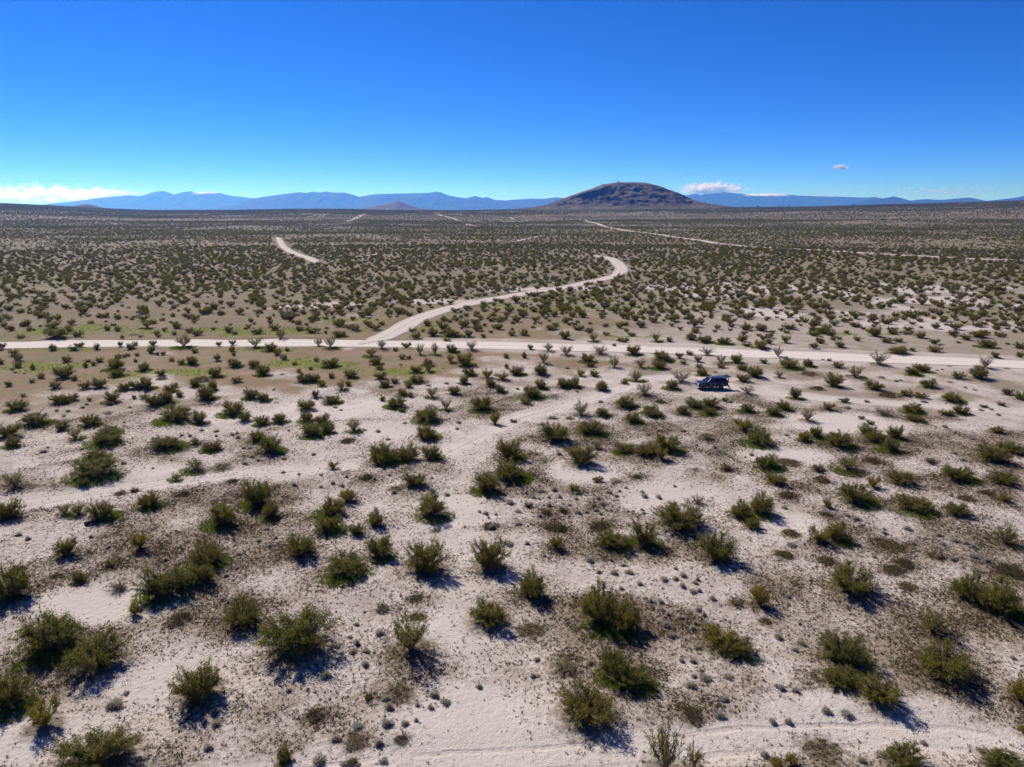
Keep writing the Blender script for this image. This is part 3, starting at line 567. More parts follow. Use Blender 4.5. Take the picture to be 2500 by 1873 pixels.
def make_road(name, line, width, mat, label, seed, lift=0.03, taper=0.0):
    prof = [-1.12, -1.0, -0.8, -0.55, -0.3, 0, 0.3, 0.55, 0.8, 1.0, 1.12]
    tan = np.gradient(line, axis=0); tan /= np.linalg.norm(tan, axis=1)[:, None]
    nor = np.stack([-tan[:, 1], tan[:, 0]], -1)
    s = np.concatenate([[0], np.cumsum(np.linalg.norm(np.diff(line, axis=0), axis=1))])
    vs = []; ac = []
    for k, u in enumerate(prof):
        wob = 1 + 0.16 * (vnoise(s / 7.0, np.full_like(s, 3.7 * np.sign(u) + 9), seed) - 0.5) * 2 * (abs(u) > 0.7)
        half = width / 2 * wob
        if taper: half = half * np.clip(np.minimum(s, s[-1] - s) / taper, 0.15, 1)
        x = line[:, 0] + nor[:, 0] * u * half; y = line[:, 1] + nor[:, 1] * u * half
        z = ground_z(x, y) + lift + 0.00022 * np.hypot(x, y) + (0.035 if abs(u) == 1.0 else 0.0) - (0.35 if abs(u) > 1.05 else 0.0)
        vs.append(np.stack([x, y, z], -1)); ac.append(np.full(len(s), u))
    V = np.stack(vs, 1); n, k = V.shape[:2]
    I = np.arange(n * k).reshape(n, k)
    F = np.stack([I[:-1, :-1], I[1:, :-1], I[1:, 1:], I[:-1, 1:]], -1).reshape(-1, 4)
    F = F[:, ::-1]
    me = mesh_from(name, V.reshape(-1, 3), F, [mat], True)
    a = me.attributes.new("across", 'FLOAT', 'POINT'); a.data.foreach_set("value", np.stack(ac, 1).astype(np.float32).ravel())
    return tag(link(name, me), label, "road", kind='structure')

M_ROAD = road_mat("graded_dirt", (0.50, 0.435, 0.38), (0.62, 0.555, 0.495))
M_ROAD2 = road_mat("worn_dirt", (0.43, 0.365, 0.31), (0.52, 0.455, 0.395))
make_road("dirt_road", MAIN_ROAD, 8.2, M_ROAD, "wide pale graded dirt road running across the whole plain", 3)
make_road("branch_dirt_road", BRANCH_ROAD, 6.2, M_ROAD2, "winding dirt road branching off the wide road towards the hill", 5, lift=0.07, taper=8)
make_road("far_dirt_road", FAR_ROAD, 6.0, M_ROAD2, "long straight dirt road running towards the foot of the hill", 8, lift=0.25, taper=60)
make_road("short_dirt_road", LEFT_ROAD, 5.2, M_ROAD2, "short bend of dirt road vanishing over a low rise", 9, lift=0.25, taper=22)
make_road("cross_track", CROSS_TRACK, 3.5, M_ROAD2, "narrow pale track bending through the far scrub", 12, lift=0.25, taper=30)

def on_plain(px, py):
    """where the plain is met along a bearing (px) and a dip (py), both in thousandths of the view"""
    P = R(13.74); u, v = (px - 1250) / 1736, (py - 936.5) / 1736
    dx, dy, dz = u, math.cos(P) - v * math.sin(P), -math.sin(P) - v * math.cos(P)
    tt = np.linspace(200, 9000, 8000)
    hit = np.where(CAM_H + dz * tt < ground_z(dx * tt, dy * tt) + 0.2)[0]
    q = tt[hit[0]] if len(hit) else 4500.0
    return dx * q, dy * q
for k, (pts, w, lab) in enumerate((([(751, 531.5), (770, 527), (788, 522.5)], 9, "short pale stretch of the outermost far track"), ([(778, 530), (803, 521.5)], 8, "narrow pale stretch of track beside the outermost one"),
                              ([(847, 541), (868, 534), (880, 527), (892, 521)], 13, "broad pale stretch of far track heading for the cone-shaped hill"), ([(1064, 521.5), (1092, 530), (1121, 539.5)], 11, "long pale stretch of far track slanting towards the butte"),
                              ([(1138, 547), (1162, 554)], 8, "short pale stretch continuing the slanting far track"), ([(1244, 532), (1257, 537)], 7, "tiny pale patch of track below the butte's slope"),
                              ([(800, 630), (860, 629.5), (890, 625), (932, 620)], 3.5, "thin pale path winding between the far bushes"))):
    make_road("far_track", spline([on_plain(*q) for q in pts], 8.0), w, M_ROAD2, lab, 30 + k, lift=0.3, taper=12)

# ---------------------------------------------------------------- the butte, two cones and the mountain ranges
def rock_mat(name, rock, scrub, snow=None, snow_z=(0, 1), k=1.0):
    t = NT(name); p = t.pos()
    n1 = t.noise(0.012 * k, 6, 0.65, p); n2 = t.noise(0.09 * k, 5, 0.6, p); n3 = t.noise(0.35 * k, 3, 0.6, p)
    z = t.n("SeparateXYZ", {0: t.n("NewGeometry").outputs['Normal']}).outputs[2]
    c = t.mix(n2, tuple(v * 0.75 for v in rock), tuple(v * 1.25 for v in rock))
    flatm = t.math('MULTIPLY', t.remap(z, 0.78, 0.93), t.remap(n1, 0.32, 0.58))
    c = t.mix(flatm, c, t.mix(n3, scrub, tuple(v * 1.7 for v in scrub)))
    if snow:
        pz = t.n("SeparateXYZ", {0: p}).outputs[2]
        c = t.mix(t.math('MULTIPLY', t.remap(t.math('ADD', pz, t.math('MULTIPLY', t.math('SUBTRACT', t.noise(0.0045, 5, 0.7, p), 0.5), 3.2 * (snow_z[1] - snow_z[0]))), snow_z[0], snow_z[1]), t.attr("snow")), c, snow)
    bump = t.n("Bump", {'Strength': 0.8, 'Distance': 3.0 / k, 'Height': n2})
    b = t.n("BsdfPrincipled", {'Base Color': c, 'Roughness': 0.95, 'Specular IOR Level': 0.1, 'Normal': bump.outputs[0]})
    return t.done(b.outputs[0])

def from_skyline(pts, D):
    """skyline given as (angle to the right, angle above level) in thousandths: metres at distance D"""
    p = np.array(pts, float)
    return (p[:, 0] - 1250) / 1787 * D, CAM_H + (512 - p[:, 1]) / 1787 * D

def hill(name, pts, D, front, back, nxv, nyv, mat, label, relief, cat, seed, flat_top=0.0):
    hx, hz = from_skyline(pts, D)
    X = np.linspace(hx[0], hx[-1], nxv); prof = np.interp(X, hx, hz)
    prof = np.convolve(np.pad(prof, 4, mode='edge'), np.hanning(11)[1:-1] / np.hanning(11)[1:-1].sum(), 'valid')
    V = np.concatenate([-(np.linspace(1, 0, int(nyv * .62), endpoint=False)), np.linspace(0, 1, nyv - int(nyv * .62))])
    XX, VV = np.meshgrid(X, V)
    YY = D + np.where(VV < 0, VV * front, VV * back)
    edge = np.minimum(smooth(0, .12, (XX - X[0]) / (X[-1] - X[0])), smooth(0, .12, (X[-1] - XX) / (X[-1] - X[0])))
    g0 = ground_z(XX, YY) - 3.0
    a = np.abs(VV)
    shape = (1 - smooth(flat_top, 1.0, a)) * 0.55 + (1 - np.clip((a - flat_top) / (1 - flat_top), 0, 1)) ** 1.1 * 0.45
    P = np.interp(XX + 14 * fbm(XX / 60, YY / 60, seed, 3) * (a > 0.02), X, prof)
    Z = g0 + np.maximum(P - g0, 0) * shape
    H = (Z - g0) / max(1, (prof.max() - g0.min()))
    mid = smooth(0.07, 0.28, a) * smooth(0.03, 0.25, H)
    rid = ridged(XX / 95, YY / 70, seed + 3, 5) - 0.45
    Z = Z + relief * mid * (rid * 0.60 + 0.35 * fbm(XX / 22, YY / 22, seed + 5, 4))
    # rock bands: steep steps part of the way up
    band = fbm(XX / 120, YY / 90, seed + 9, 3)
    for lv, st in ((0.80, 0.9), (0.60, 1.3), (0.36, 0.9)):
        q = H + 0.16 * fbm(XX / 75, YY / 75, seed + int(lv * 10), 3)
        Z = Z - relief * 0.75 * st * 1.15 * mid * smooth(-0.25, 0.35, band + 0.25 * fbm(XX / 30, YY / 30, seed + 21, 2)) * np.exp(-((q - lv) / 0.09) ** 2) * (VV < 0)
    Z = np.minimum(Z, g0 + (P - g0) * (1 - 0.30 * a))
    n, k = XX.shape
    I = np.arange(n * k).reshape(n, k)
    F = np.stack([I[:-1, :-1], I[:-1, 1:], I[1:, 1:], I[1:, :-1]], -1).reshape(-1, 4)
    me = mesh_from(name, np.stack([XX, YY, Z], -1).reshape(-1, 3), F, [mat], True)
    o = tag(link(name, me), label, cat, kind='structure')
    return XX, YY, Z

M_BUTTE = rock_mat("butte_rock", (0.074, 0.053, 0.040), (0.108, 0.088, 0.055))
BUTTE = hill("rocky_butte", [(1225, 514), (1260, 511), (1300, 507), (1345, 499), (1368, 488), (1413, 472), (1445, 462), (1472, 453), (1503, 447.5), (1562, 447.6), (1601, 455), (1634, 466), (1655, 477.6), (1684, 489), (1718, 498),
                            (1763, 505), (1800, 509), (1850, 512), (1890, 514)], 3000, 360, 420, 300, 170, M_BUTTE, "dark rounded rocky butte with masts on its flat top", 24.0, "hill", 101, 0.10)
M_CONE = rock_mat("cone_rock", (0.085, 0.070, 0.060), (0.10, 0.085, 0.062), k=0.5)
hill("cone_hill", [(880, 512), (905, 506), (925, 502), (945, 498.5), (958, 495.5), (968, 492), (975, 491.5), (982, 494), (995, 500), (1010, 505), (1025, 508.5), (1050, 511), (1075, 513)], 6500, 420, 450, 120, 60, M_CONE,
     "small cone-shaped hill standing before the blue mountains", 9.0, "hill", 131)
hill("dark_knoll", [(178, 507), (190, 503.5), (200, 500.6), (210, 499), (218, 499.6), (228, 502), (240, 505.5), (252, 508)], 4400, 170, 200, 70, 40, M_CONE, "low dark knoll on the bare rise below the mountains", 3.0, "hill", 151)

def mountain_range(name, pts, D, depth, mat, label, seed, snow_span=None, relief=0.34):
    hx, hz = from_skyline(pts, D)
    X = np.arange(hx[0], hx[-1], D / 1787 * 2.2); prof = np.interp(X, hx, hz)
    prof += 0.011 * prof.max() * fbm(X / 160, X * 0, seed, 4) * smooth(40, 200, prof)
    V = np.concatenate([-(np.linspace(1, 0, 26, endpoint=False) ** 1.3), np.linspace(0, 1, 10)])
    XX, VV = np.meshgrid(X, V)
    YY = D + VV * depth + 0.12 * depth * fbm(XX / (D * .06), XX * 0 + 2, seed + 2, 3)
    a = np.abs(VV)
    spur = ridged(XX / (D * .022), YY / (D * .05), seed + 4, 4) - 0.5
    P = np.interp(XX, X, prof)
    Z = P * ((1 - a) ** 1.25) + relief * P * spur * np.clip(a * 4, 0, 1) * (1 - a)
    Z = np.minimum(Z, P * (1 - 0.12 * np.clip(a * 6, 0, 1))) - 8
    n, k = XX.shape
    I = np.arange(n * k).reshape(n, k)
    F = np.stack([I[:-1, :-1], I[:-1, 1:], I[1:, 1:], I[1:, :-1]], -1).reshape(-1, 4)
    me = mesh_from(name, np.stack([XX, YY, Z], -1).reshape(-1, 3), F, [mat], True)
    at = me.attributes.new("snow", 'FLOAT', 'POINT')
    sn = np.zeros_like(XX)
    for s0, s1 in (snow_span or []):
        x0, x1 = (s0 - 1250) / 1787 * D, (s1 - 1250) / 1787 * D
        sn = np.maximum(sn, smooth(x0, x0 + (x1 - x0) * .2, XX) * (1 - smooth(x1 - (x1 - x0) * .2, x1, XX)))
    at.data.foreach_set("value", sn.astype(np.float32).ravel())
    return tag(link(name, me), label, "mountains", kind='structure')

def zat(y, D): return CAM_H + (512 - y) / 1787 * D
M_MTN = rock_mat("mountain_rock", (0.030, 0.029, 0.030), (0.026, 0.027, 0.024), k=0.05)
M_MTN_L = rock_mat("mountain_rock_with_snow", (0.030, 0.029, 0.030), (0.026, 0.027, 0.024), (0.85, 0.87, 0.9), (zat(477, 25500), zat(472.5, 25500)), k=0.05)
M_MTN_R = rock_mat("mountain_rock_snow_crest", (0.030, 0.029, 0.030), (0.026, 0.027, 0.024), (0.85, 0.87, 0.9), (zat(481.5, 23000), zat(477, 23000)), k=0.05)
mountain_range("snow_capped_mountains", [(60, 509), (120, 497), (206, 488), (263, 482.6), (316, 478), (351, 479), (380, 470.6), (403, 467.5), (421, 471.6), (432, 476), (456, 470), (471.5, 468), (494, 470.6), (516, 468.4), (538, 471), (566, 478.5),
               (611, 483), (680, 490), (760, 497), (830, 505)], 25500, 2600, M_MTN_L, "far blue twin-peaked range with a patch of snow", 211, [(474, 545)])
mountain_range("long_blue_mountains", [(540, 512), (589, 494), (613, 485), (670, 477.6), (704, 473), (730, 470), (745.5, 472), (758, 469), (780, 470.6), (796, 468), (818, 471.6), (840, 470.6), (859, 475), (877, 481), (916, 475), (980, 473), (1043, 472),
               (1065, 468.4), (1078, 470.6), (1094, 477), (1122, 482.6), (1138, 484), (1160, 479), (1176, 483), (1189, 481.7), (1207, 488), (1233, 489.6), (1262, 487), (1295, 485), (1326, 486), (1358, 482), (1377, 484), (1450, 490), (1560, 493), (1650, 499), (1760, 508)],
               20000, 2300, M_MTN, "long blue jagged mountain range behind the butte", 223)
mountain_range("snowy_ridge_mountains", [(1590, 505), (1640, 486), (1668, 478.5), (1694, 474), (1706, 477), (1740, 473), (1766, 470.6), (1785, 471.6), (1814, 474.4), (1857, 474), (1895, 473), (1917, 475.5), (1958, 478.6), (2015, 479), (2085, 482), (2116, 482.7), (2132, 481), (2148, 485),
               (2200, 489), (2300, 496), (2400, 506)], 23000, 2300, M_MTN_R, "blue range with a line of snow along its crest", 241, [(1806, 1930), (1965, 2130)])
mountain_range("low_blue_hills", [(2040, 508), (2085, 496), (2116, 488), (2148, 485), (2180, 479.6), (2202, 484), (2221, 489.7), (2259, 486), (2294, 488), (2338, 484), (2357, 482.7), (2382, 487.5), (2401, 490.6), (2449, 485), (2480, 482), (2500, 478), (2560, 474), (2650, 479), (2760, 490), (2900, 508)],
               17000, 1700, M_MTN, "low rounded blue hills beyond the rising scrub plain", 257)

# ---------------------------------------------------------------- clouds, outside the haze
def cloud(name, px, py, w, h, D, label, seed, dens=1.0, thr=0.5, sc=3.0):
    """a cloud as a body of scattering droplets with a ragged noise boundary"""
    m = bpy.data.materials.new(name + "_vapour"); m.use_nodes = True
    T = m.node_tree; T.nodes.clear()
    out = T.nodes.new("ShaderNodeOutputMaterial")
    tc = T.nodes.new("ShaderNodeTexCoord")
    mp = T.nodes.new("ShaderNodeMapping"); mp.inputs['Location'].default_value = (seed * 3.1, seed * 1.7, seed * .9); mp.inputs['Scale'].default_value = (sc * w / h * .5, sc, sc)
    nz = T.nodes.new("ShaderNodeTexNoise"); nz.inputs['Scale'].default_value = 1.0; nz.inputs['Detail'].default_value = 6; nz.inputs['Roughness'].default_value = 0.6
    ln = T.nodes.new("ShaderNodeVectorMath"); ln.operation = 'LENGTH'
    T.links.new(tc.outputs['Object'], mp.inputs[0]); T.links.new(mp.outputs[0], nz.inputs['Vector']); T.links.new(tc.outputs['Object'], ln.inputs[0])
    rad = T.nodes.new("ShaderNodeMath"); rad.operation = 'MULTIPLY_ADD'; rad.inputs[1].default_value = -0.85; rad.inputs[2].default_value = 0.85 - thr
    T.links.new(ln.outputs['Value'], rad.inputs[0])
    ad = T.nodes.new("ShaderNodeMath"); ad.operation = 'ADD'
    nm = T.nodes.new('ShaderNodeMath'); nm.operation = 'MULTIPLY_ADD'; nm.inputs[1].default_value = 2.6; nm.inputs[2].default_value = -1.3
    T.links.new(nz.outputs[0], nm.inputs[0]); T.links.new(nm.outputs[0], ad.inputs[0]); T.links.new(rad.outputs[0], ad.inputs[1])
    mr = T.nodes.new("ShaderNodeMapRange"); mr.inputs[1].default_value = 0.0; mr.inputs[2].default_value = 0.45; mr.inputs[3].default_value = 0; mr.inputs[4].default_value = dens * 10.0 / (h / 1787 * D)
    T.links.new(ad.outputs[0], mr.inputs[0])
    pv = T.nodes.new("ShaderNodeVolumePrincipled"); pv.inputs['Color'].default_value = (1, 1, 1, 1); pv.inputs['Anisotropy'].default_value = 0.6
    T.links.new(mr.outputs[0], pv.inputs['Density'])
    T.links.new(pv.outputs[0], out.inputs['Volume'])
    mb = MB(); n, k = 20, 12
    vs = [(0, 0, 1)] + [(math.sin(math.pi * i / k) * math.cos(2 * math.pi * j / n), math.sin(math.pi * i / k) * math.sin(2 * math.pi * j / n), math.cos(math.pi * i / k)) for i in range(1, k) for j in range(n)] + [(0, 0, -1)]
    fs = [(0, 1 + j, 1 + (j + 1) % n) for j in range(n)]
    for i in range(k - 2):
        fs += [(1 + i * n + j, 1 + (i + 1) * n + j, 1 + (i + 1) * n + (j + 1) % n, 1 + i * n + (j + 1) % n) for j in range(n)]
    fs += [(len(vs) - 1, 1 + (k - 2) * n + (j + 1) % n, 1 + (k - 2) * n + j) for j in range(n)]
    o = link(name, mesh_from(name, vs, fs, [m], True))
    o.location = ((px - 1250) / 1787 * D, D, CAM_H + (512 - py) / 1787 * D)
    o.scale = (w / 2 / 1787 * D, h / 1787 * D * .8, h / 2 / 1787 * D)
    return tag(o, label, "cloud", "clouds low over the mountains")

CD = 42000
cloud("cloud_bank", 90, 476, 640, 62, CD, "long ragged white cloud bank over the snow-patched twin peaks", 1, 0.8, 0.40, 3.0)
cloud("cloud_bank", 250, 472, 300, 26, CD + 3000, "thin white cloud streak trailing off the end of the cloud bank", 2, 0.6, 0.45, 3.0)
cloud("cumulus_cloud", 1735, 464, 200, 40, CD, "puffy white cumulus cloud rising behind the butte's shoulder", 4, 3.2, 0.33, 3.2)
cloud("small_cloud", 2041, 413, 44, 16, CD, "tiny lone white cloud high above the snowy ridge", 6, 2.2, 0.34, 2.6)
cloud("thin_cloud", 2290, 470, 560, 44, CD + 6000, "faint thin veil of cloud above the low blue hills", 8, 0.16, 0.50, 2.5)

# ---------------------------------------------------------------- haze
t = bpy.data.materials.new("haze_air"); t.use_nodes = True
t.node_tree.nodes.clear()
o_ = t.node_tree.nodes.new("ShaderNodeOutputMaterial"); pv = t.node_tree.nodes.new("ShaderNodeVolumePrincipled")
pv.inputs['Color'].default_value = (0.07, 0.31, 1.0, 1); pv.inputs['Absorption Color'].default_value = (1, 1, 1, 1)
pv.inputs['Density'].default_value = 5.6e-5; pv.inputs['Anisotropy'].default_value = 0.42
t.node_tree.links.new(pv.outputs[0], o_.inputs['Volume'])
hz = MB().box(XS[0] - 900, XS[-1] + 900, YS[0] - 900, YS[-1] + 3500, GZ.min() - 5.0, 900).build("haze", t)
tag(hz, "thin blue haze hanging over the whole plain", "haze", kind='stuff')
# ---------------------------------------------------------------- plant materials
def leaf_mat(name, dark, light, dead=(0.16, 0.12, 0.07), dead_amt=0.12, transl=0.48, rough=0.7):
    t = NT(name)
    rnd = t.n("ObjectInfo").outputs['Random']
    v = t.attr("tint")
    c = t.mix(v, dark, light)
    c = t.mix(t.math('MULTIPLY', t.remap(rnd, 0.0, 1.0, -0.35, 1.0), 0.9, clamp=True), c, t.mix(v, tuple(a * .75 for a in dark), tuple(a * b for a, b in zip(light, (1.4, 1.15, .8)))))
    c = t.mix(t.math('LESS_THAN', v, dead_amt), c, dead)
    b = t.n("BsdfPrincipled", {'Base Color': c, 'Roughness': rough, 'Specular IOR Level': 0.12})
    tr = t.n("BsdfTranslucent", {'Color': t.mix(0.5, c, t.mix(v, dark, light))})
    m = t.n("MixShader", {0: transl, 1: b.outputs[0], 2: tr.outputs[0]})
    return t.done(m.outputs[0])

M_LEAF = leaf_mat("creosote_leaves", (0.085, 0.092, 0.014), (0.245, 0.220, 0.030))
M_LEAF_Y = leaf_mat("young_creosote_leaves", (0.160, 0.140, 0.012), (0.300, 0.240, 0.020), dead_amt=0.05)
M_LEAF_P = leaf_mat("sparse_creosote_leaves", (0.110, 0.105, 0.035), (0.205, 0.180, 0.070), dead=(0.22, 0.18, 0.12), dead_amt=0.25)
M_STEM = plain("creosote_stems", (0.105, 0.085, 0.068), 0.9, noise=0.35)
M_STEM_P = plain("bleached_stems", (0.26, 0.22, 0.18), 0.9, noise=0.3)
M_GREY = leaf_mat("grey_shrub_twigs", (0.340, 0.325, 0.270), (0.560, 0.535, 0.460), dead=(0.20, 0.15, 0.11), dead_amt=0.18, transl=0.45, rough=0.9)
M_WEED = leaf_mat("dried_weeds", (0.060, 0.036, 0.022), (0.115, 0.090, 0.040), dead=(0.11, 0.065, 0.04), dead_amt=0.3, transl=0.2, rough=0.9)
M_GRASS = leaf_mat("green_annuals", (0.085, 0.145, 0.008), (0.215, 0.270, 0.018), dead=(0.13, 0.12, 0.04), dead_amt=0.06, transl=0.4)
M_WEEDCLUMP = leaf_mat("olive_weeds", (0.070, 0.072, 0.024), (0.130, 0.112, 0.045), dead=(0.15, 0.085, 0.05), dead_amt=0.35, transl=0.25, rough=0.8)

# ---------------------------------------------------------------- plant shapes (unit width, height 0.6)
def norm(v): return v / np.maximum(np.linalg.norm(v, axis=-1, keepdims=True), 1e-9)

def leaf_tris(P, L, Wd, r, up=0.35):
    n = len(P)
    d = norm(r.normal(size=(n, 3)) + np.array((0, 0, up)))
    s = norm(np.cross(d, r.normal(size=(n, 3))))
    L = L * (0.6 + 0.8 * r.random((n, 1))); Wd = Wd * (0.6 + 0.8 * r.random((n, 1)))
    a = P - s * Wd * .5 - d * L * .3; b = P + s * Wd * .5 - d * L * .3; c = P + d * L * .7
    V = np.stack([a, b, c], 1).reshape(-1, 3)
    return V, np.arange(3 * n).reshape(n, 3)

def tubes(A, B, ra, rb, sides=3):
    """straight tapering twigs"""
    d = norm(B - A); u = norm(np.cross(d, np.array((0.31, 0.17, 0.93)))); w = np.cross(d, u)
    n = len(A); V = np.zeros((n, 2 * sides, 3))
    for k in range(sides):
        a = 2 * math.pi * k / sides
        o = math.cos(a) * u + math.sin(a) * w
        V[:, k] = A + o * np.reshape(ra, (-1, 1)); V[:, sides + k] = B + o * np.reshape(rb, (-1, 1))
    F = []
    for k in range(sides):
        j = (k + 1) % sides
        F.append(np.stack([np.full(n, k), np.full(n, j), np.full(n, sides + j), np.full(n, sides + k)], -1))
    F = np.stack(F, 1) + (np.arange(n) * 2 * sides)[:, None, None]
    return V.reshape(-1, 3), F.reshape(-1, 4)

def bush_shape(seed, nstem=42, twigs=7, leaves=20, L=0.040, Wd=0.017, form='d'):
    r = np.random.default_rng(seed)
    az = 2 * math.pi * (np.arange(nstem) + r.random(nstem)) / nstem * 5.0
    if form == 'd': tilt = np.radians(6 + 80 * r.random(nstem) ** 0.55)
    elif form == 'v': tilt = np.radians(4 + 50 * np.sqrt(r.random(nstem)))
    else: tilt = np.radians(5 + 65 * np.sqrt(r.random(nstem)))
    lump = 0.78 + 0.34 * np.sin(az * 2 + r.random() * 6) * 0.5 + 0.34 * (r.random(nstem) - 0.4)
    lump = np.clip(lump, 0.5, 1.08)
    rad = 0.50 * np.sin(tilt) ** 0.8 * lump / (0.78 if form == 'v' else 1.0)
    hz = 0.60 * (0.16 + 0.84 * np.cos(tilt) ** 0.75) * np.clip(lump * 1.05, .6, 1.1)
    end = np.stack([rad * np.cos(az), rad * np.sin(az), hz], -1)
    base = np.stack([0.05 * np.cos(az) * np.sin(tilt), 0.05 * np.sin(az) * np.sin(tilt), np.zeros(nstem) - 0.02], -1) * (1.6 if form == 'd' else 0.7)
    ctl = base * 0.5 + end * 0.5 + np.stack([0 * az, 0 * az, (0.10 if form == 'd' else 0.02) * np.sin(tilt)], -1)
    ctl[:, :2] *= (0.95 if form == 'd' else 0.75)
    ts = np.linspace(0, 1, 5)
    def bez(t):
        t = np.reshape(t, (-1,) + (1,) * 1)
        return (1 - t) ** 2 * base[ii] + 2 * t * (1 - t) * ctl[ii] + t ** 2 * end[ii]
    A = []; B = []; ra = []; rb = []
    for k in range(4):
        ii = np.arange(nstem)
        A.append(bez(np.full(nstem, ts[k]))); B.append(bez(np.full(nstem, ts[k + 1])))
        ra.append(np.full(nstem, 0.0085 * (1 - .8 * ts[k]))); rb.append(np.full(nstem, 0.0085 * (1 - .8 * ts[k + 1])))
    ii = np.repeat(np.arange(nstem), twigs)
    tt = (0.16 if form == 'd' else 0.28) + (0.84 if form == 'd' else 0.72) * r.random(len(ii)) ** 0.75
    P0 = bez(tt)
    out = norm(end[ii] - np.array((0, 0, 0.05)))
    dr = norm(out * 0.8 + r.normal(size=(len(ii), 3)) * 0.55 + np.array((0, 0, 0.35)))
    ln = (0.07 + 0.11 * r.random((len(ii), 1))) * (0.75 + 0.5 * tt[:, None])
    P1 = P0 + dr * ln
    P1[:, 2] = np.maximum(P1[:, 2], 0.015)
    A.append(P0); B.append(P1); ra.append(np.full(len(ii), 0.0032)); rb.append(np.full(len(ii), 0.0012))
    bv, bf = tubes(np.vstack(A), np.vstack(B), np.concatenate(ra), np.concatenate(rb))
    bare = r.random(nstem) < {'d': 0.13, 'v': 0.10, 'p': 0.05}[form]
    bare_f = np.repeat(np.concatenate([np.tile(bare, 4), bare[ii]]), 3)
    full = ~bare[ii] & (r.random(len(ii)) < 0.92)
    k = np.repeat(np.where(full)[0], leaves)
    q = r.random((len(k), 1)) ** 0.7
    LP = P0[k] * (1 - q) + P1[k] * q + r.normal(size=(len(k), 3)) * (0.014 + 0.012 * q)
    LP[:, 2] = np.maximum(LP[:, 2], 0.02)
    lv, lf = leaf_tris(LP, L, Wd, r)
    return (bv, bf, bare_f), (lv, lf), r

def tinted(name, v, f, mat, r, lo=0.0, hi=1.0):
    me = mesh_from(name, v, f, [mat])
    a = me.attributes.new("tint", 'FLOAT', 'FACE')
    a.data.foreach_set("value", (lo + (hi - lo) * r.random(len(f))).astype(np.float32))
    return me

PROTO = {}          # form -> list of (branches mesh, foliage mesh)
for form, n, kw, lm, sm in (('d', 10, dict(nstem=66, twigs=8, leaves=32, L=0.034, Wd=0.013), M_LEAF, M_STEM),
                            ('v', 5, dict(nstem=30, twigs=8, leaves=18, L=0.036, Wd=0.014, form='v'), M_LEAF, M_STEM),
                            ('p', 4, dict(nstem=34, twigs=8, leaves=13, L=0.034, Wd=0.013, form='p'), M_LEAF_P, M_STEM_P),
                            ('y', 3, dict(nstem=34, twigs=8, leaves=22, L=0.040, Wd=0.017, form='p'), M_LEAF_Y, M_STEM)):
    PROTO[form] = []
    for i in range(n):
        (bv, bf, pf), (lv, lf), r = bush_shape(1000 + i * 13 + ord(form), **kw)
        PROTO[form].append((mesh_from("creosote_branches", bv, bf, [sm, M_STEM_P], mat_idx=pf), tinted("creosote_foliage", lv, lf, lm, r)))

def grey_shape(seed, n=640):
    r = np.random.default_rng(seed)
    az = 2 * math.pi * r.random(n); el = np.arcsin(np.clip(r.random(n) ** 0.8, 0, 1))
    d = np.stack([np.cos(az) * np.cos(el), np.sin(az) * np.cos(el), np.sin(el)], -1)
    lump = 0.58 + 0.18 * np.sin(3 * az + seed) * np.cos(el) + 0.14 * np.sin(7 * az + 5 * el + seed) + 0.46 * r.random(n)
    tip = d * lump[:, None] * np.array((0.5, 0.5, 0.62))
    root = d * 0.12 + r.normal(size=(n, 3)) * 0.05; root[:, 2] = np.abs(root[:, 2])
    s = norm(np.cross(d, r.normal(size=(n, 3)))) * (0.008 + 0.010 * r.random((n, 1)))
    midp = root * .35 + tip * .65 + r.normal(size=(n, 3)) * 0.025; midp[:, 2] = np.maximum(midp[:, 2], 0.0)
    V = np.stack([root, midp + s, tip, midp - s], 1).reshape(-1, 3)
    return V, np.arange(4 * n).reshape(n, 4), r
GREY_PROTO = []
for i in range(5):
    v, f, r = grey_shape(50 + i)
    stems_v, stems_f = tubes(np.zeros((14, 3)) + np.array((0, 0, -0.02)), np.stack([0.26 * np.cos(np.arange(14) * 2.4), 0.26 * np.sin(np.arange(14) * 2.4), 0.14 + 0.2 * (np.arange(14) % 3) / 2], -1), np.full(14, 0.014), np.full(14, 0.006))
    GREY_PROTO.append((mesh_from("grey_shrub_stems", stems_v, stems_f, [M_STEM]), tinted("grey_shrub_twigs", v, f, M_GREY, r)))

def clump_shape(seed, n=1500):
    r = np.random.default_rng(seed)
    a = 2 * math.pi * r.random(n); q = np.sqrt(r.random(n))
    x = 0.5 * q * np.cos(a); y = 0.5 * q * np.sin(a)
    keep = (vnoise(x * 7 + seed, y * 7, seed) + 0.55 * (1 - q)) > 0.52
    x, y, q = x[keep], y[keep], q[keep]
    z = 0.16 * (1 - q ** 2) * r.random(len(x)) * (0.4 + vnoise(x * 9, y * 9, seed + 3))
    v, f = leaf_tris(np.stack([x, y, z + 0.01], -1), 0.045, 0.02, r, 0.9)
    v[:, 2] = np.maximum(v[:, 2], -0.01)
    return v, f, r
CLUMP_PROTO = []
for i in range(5):
    v, f, r = clump_shape(300 + i); CLUMP_PROTO.append(tinted("weed_clump", v, f, M_WEEDCLUMP, r))

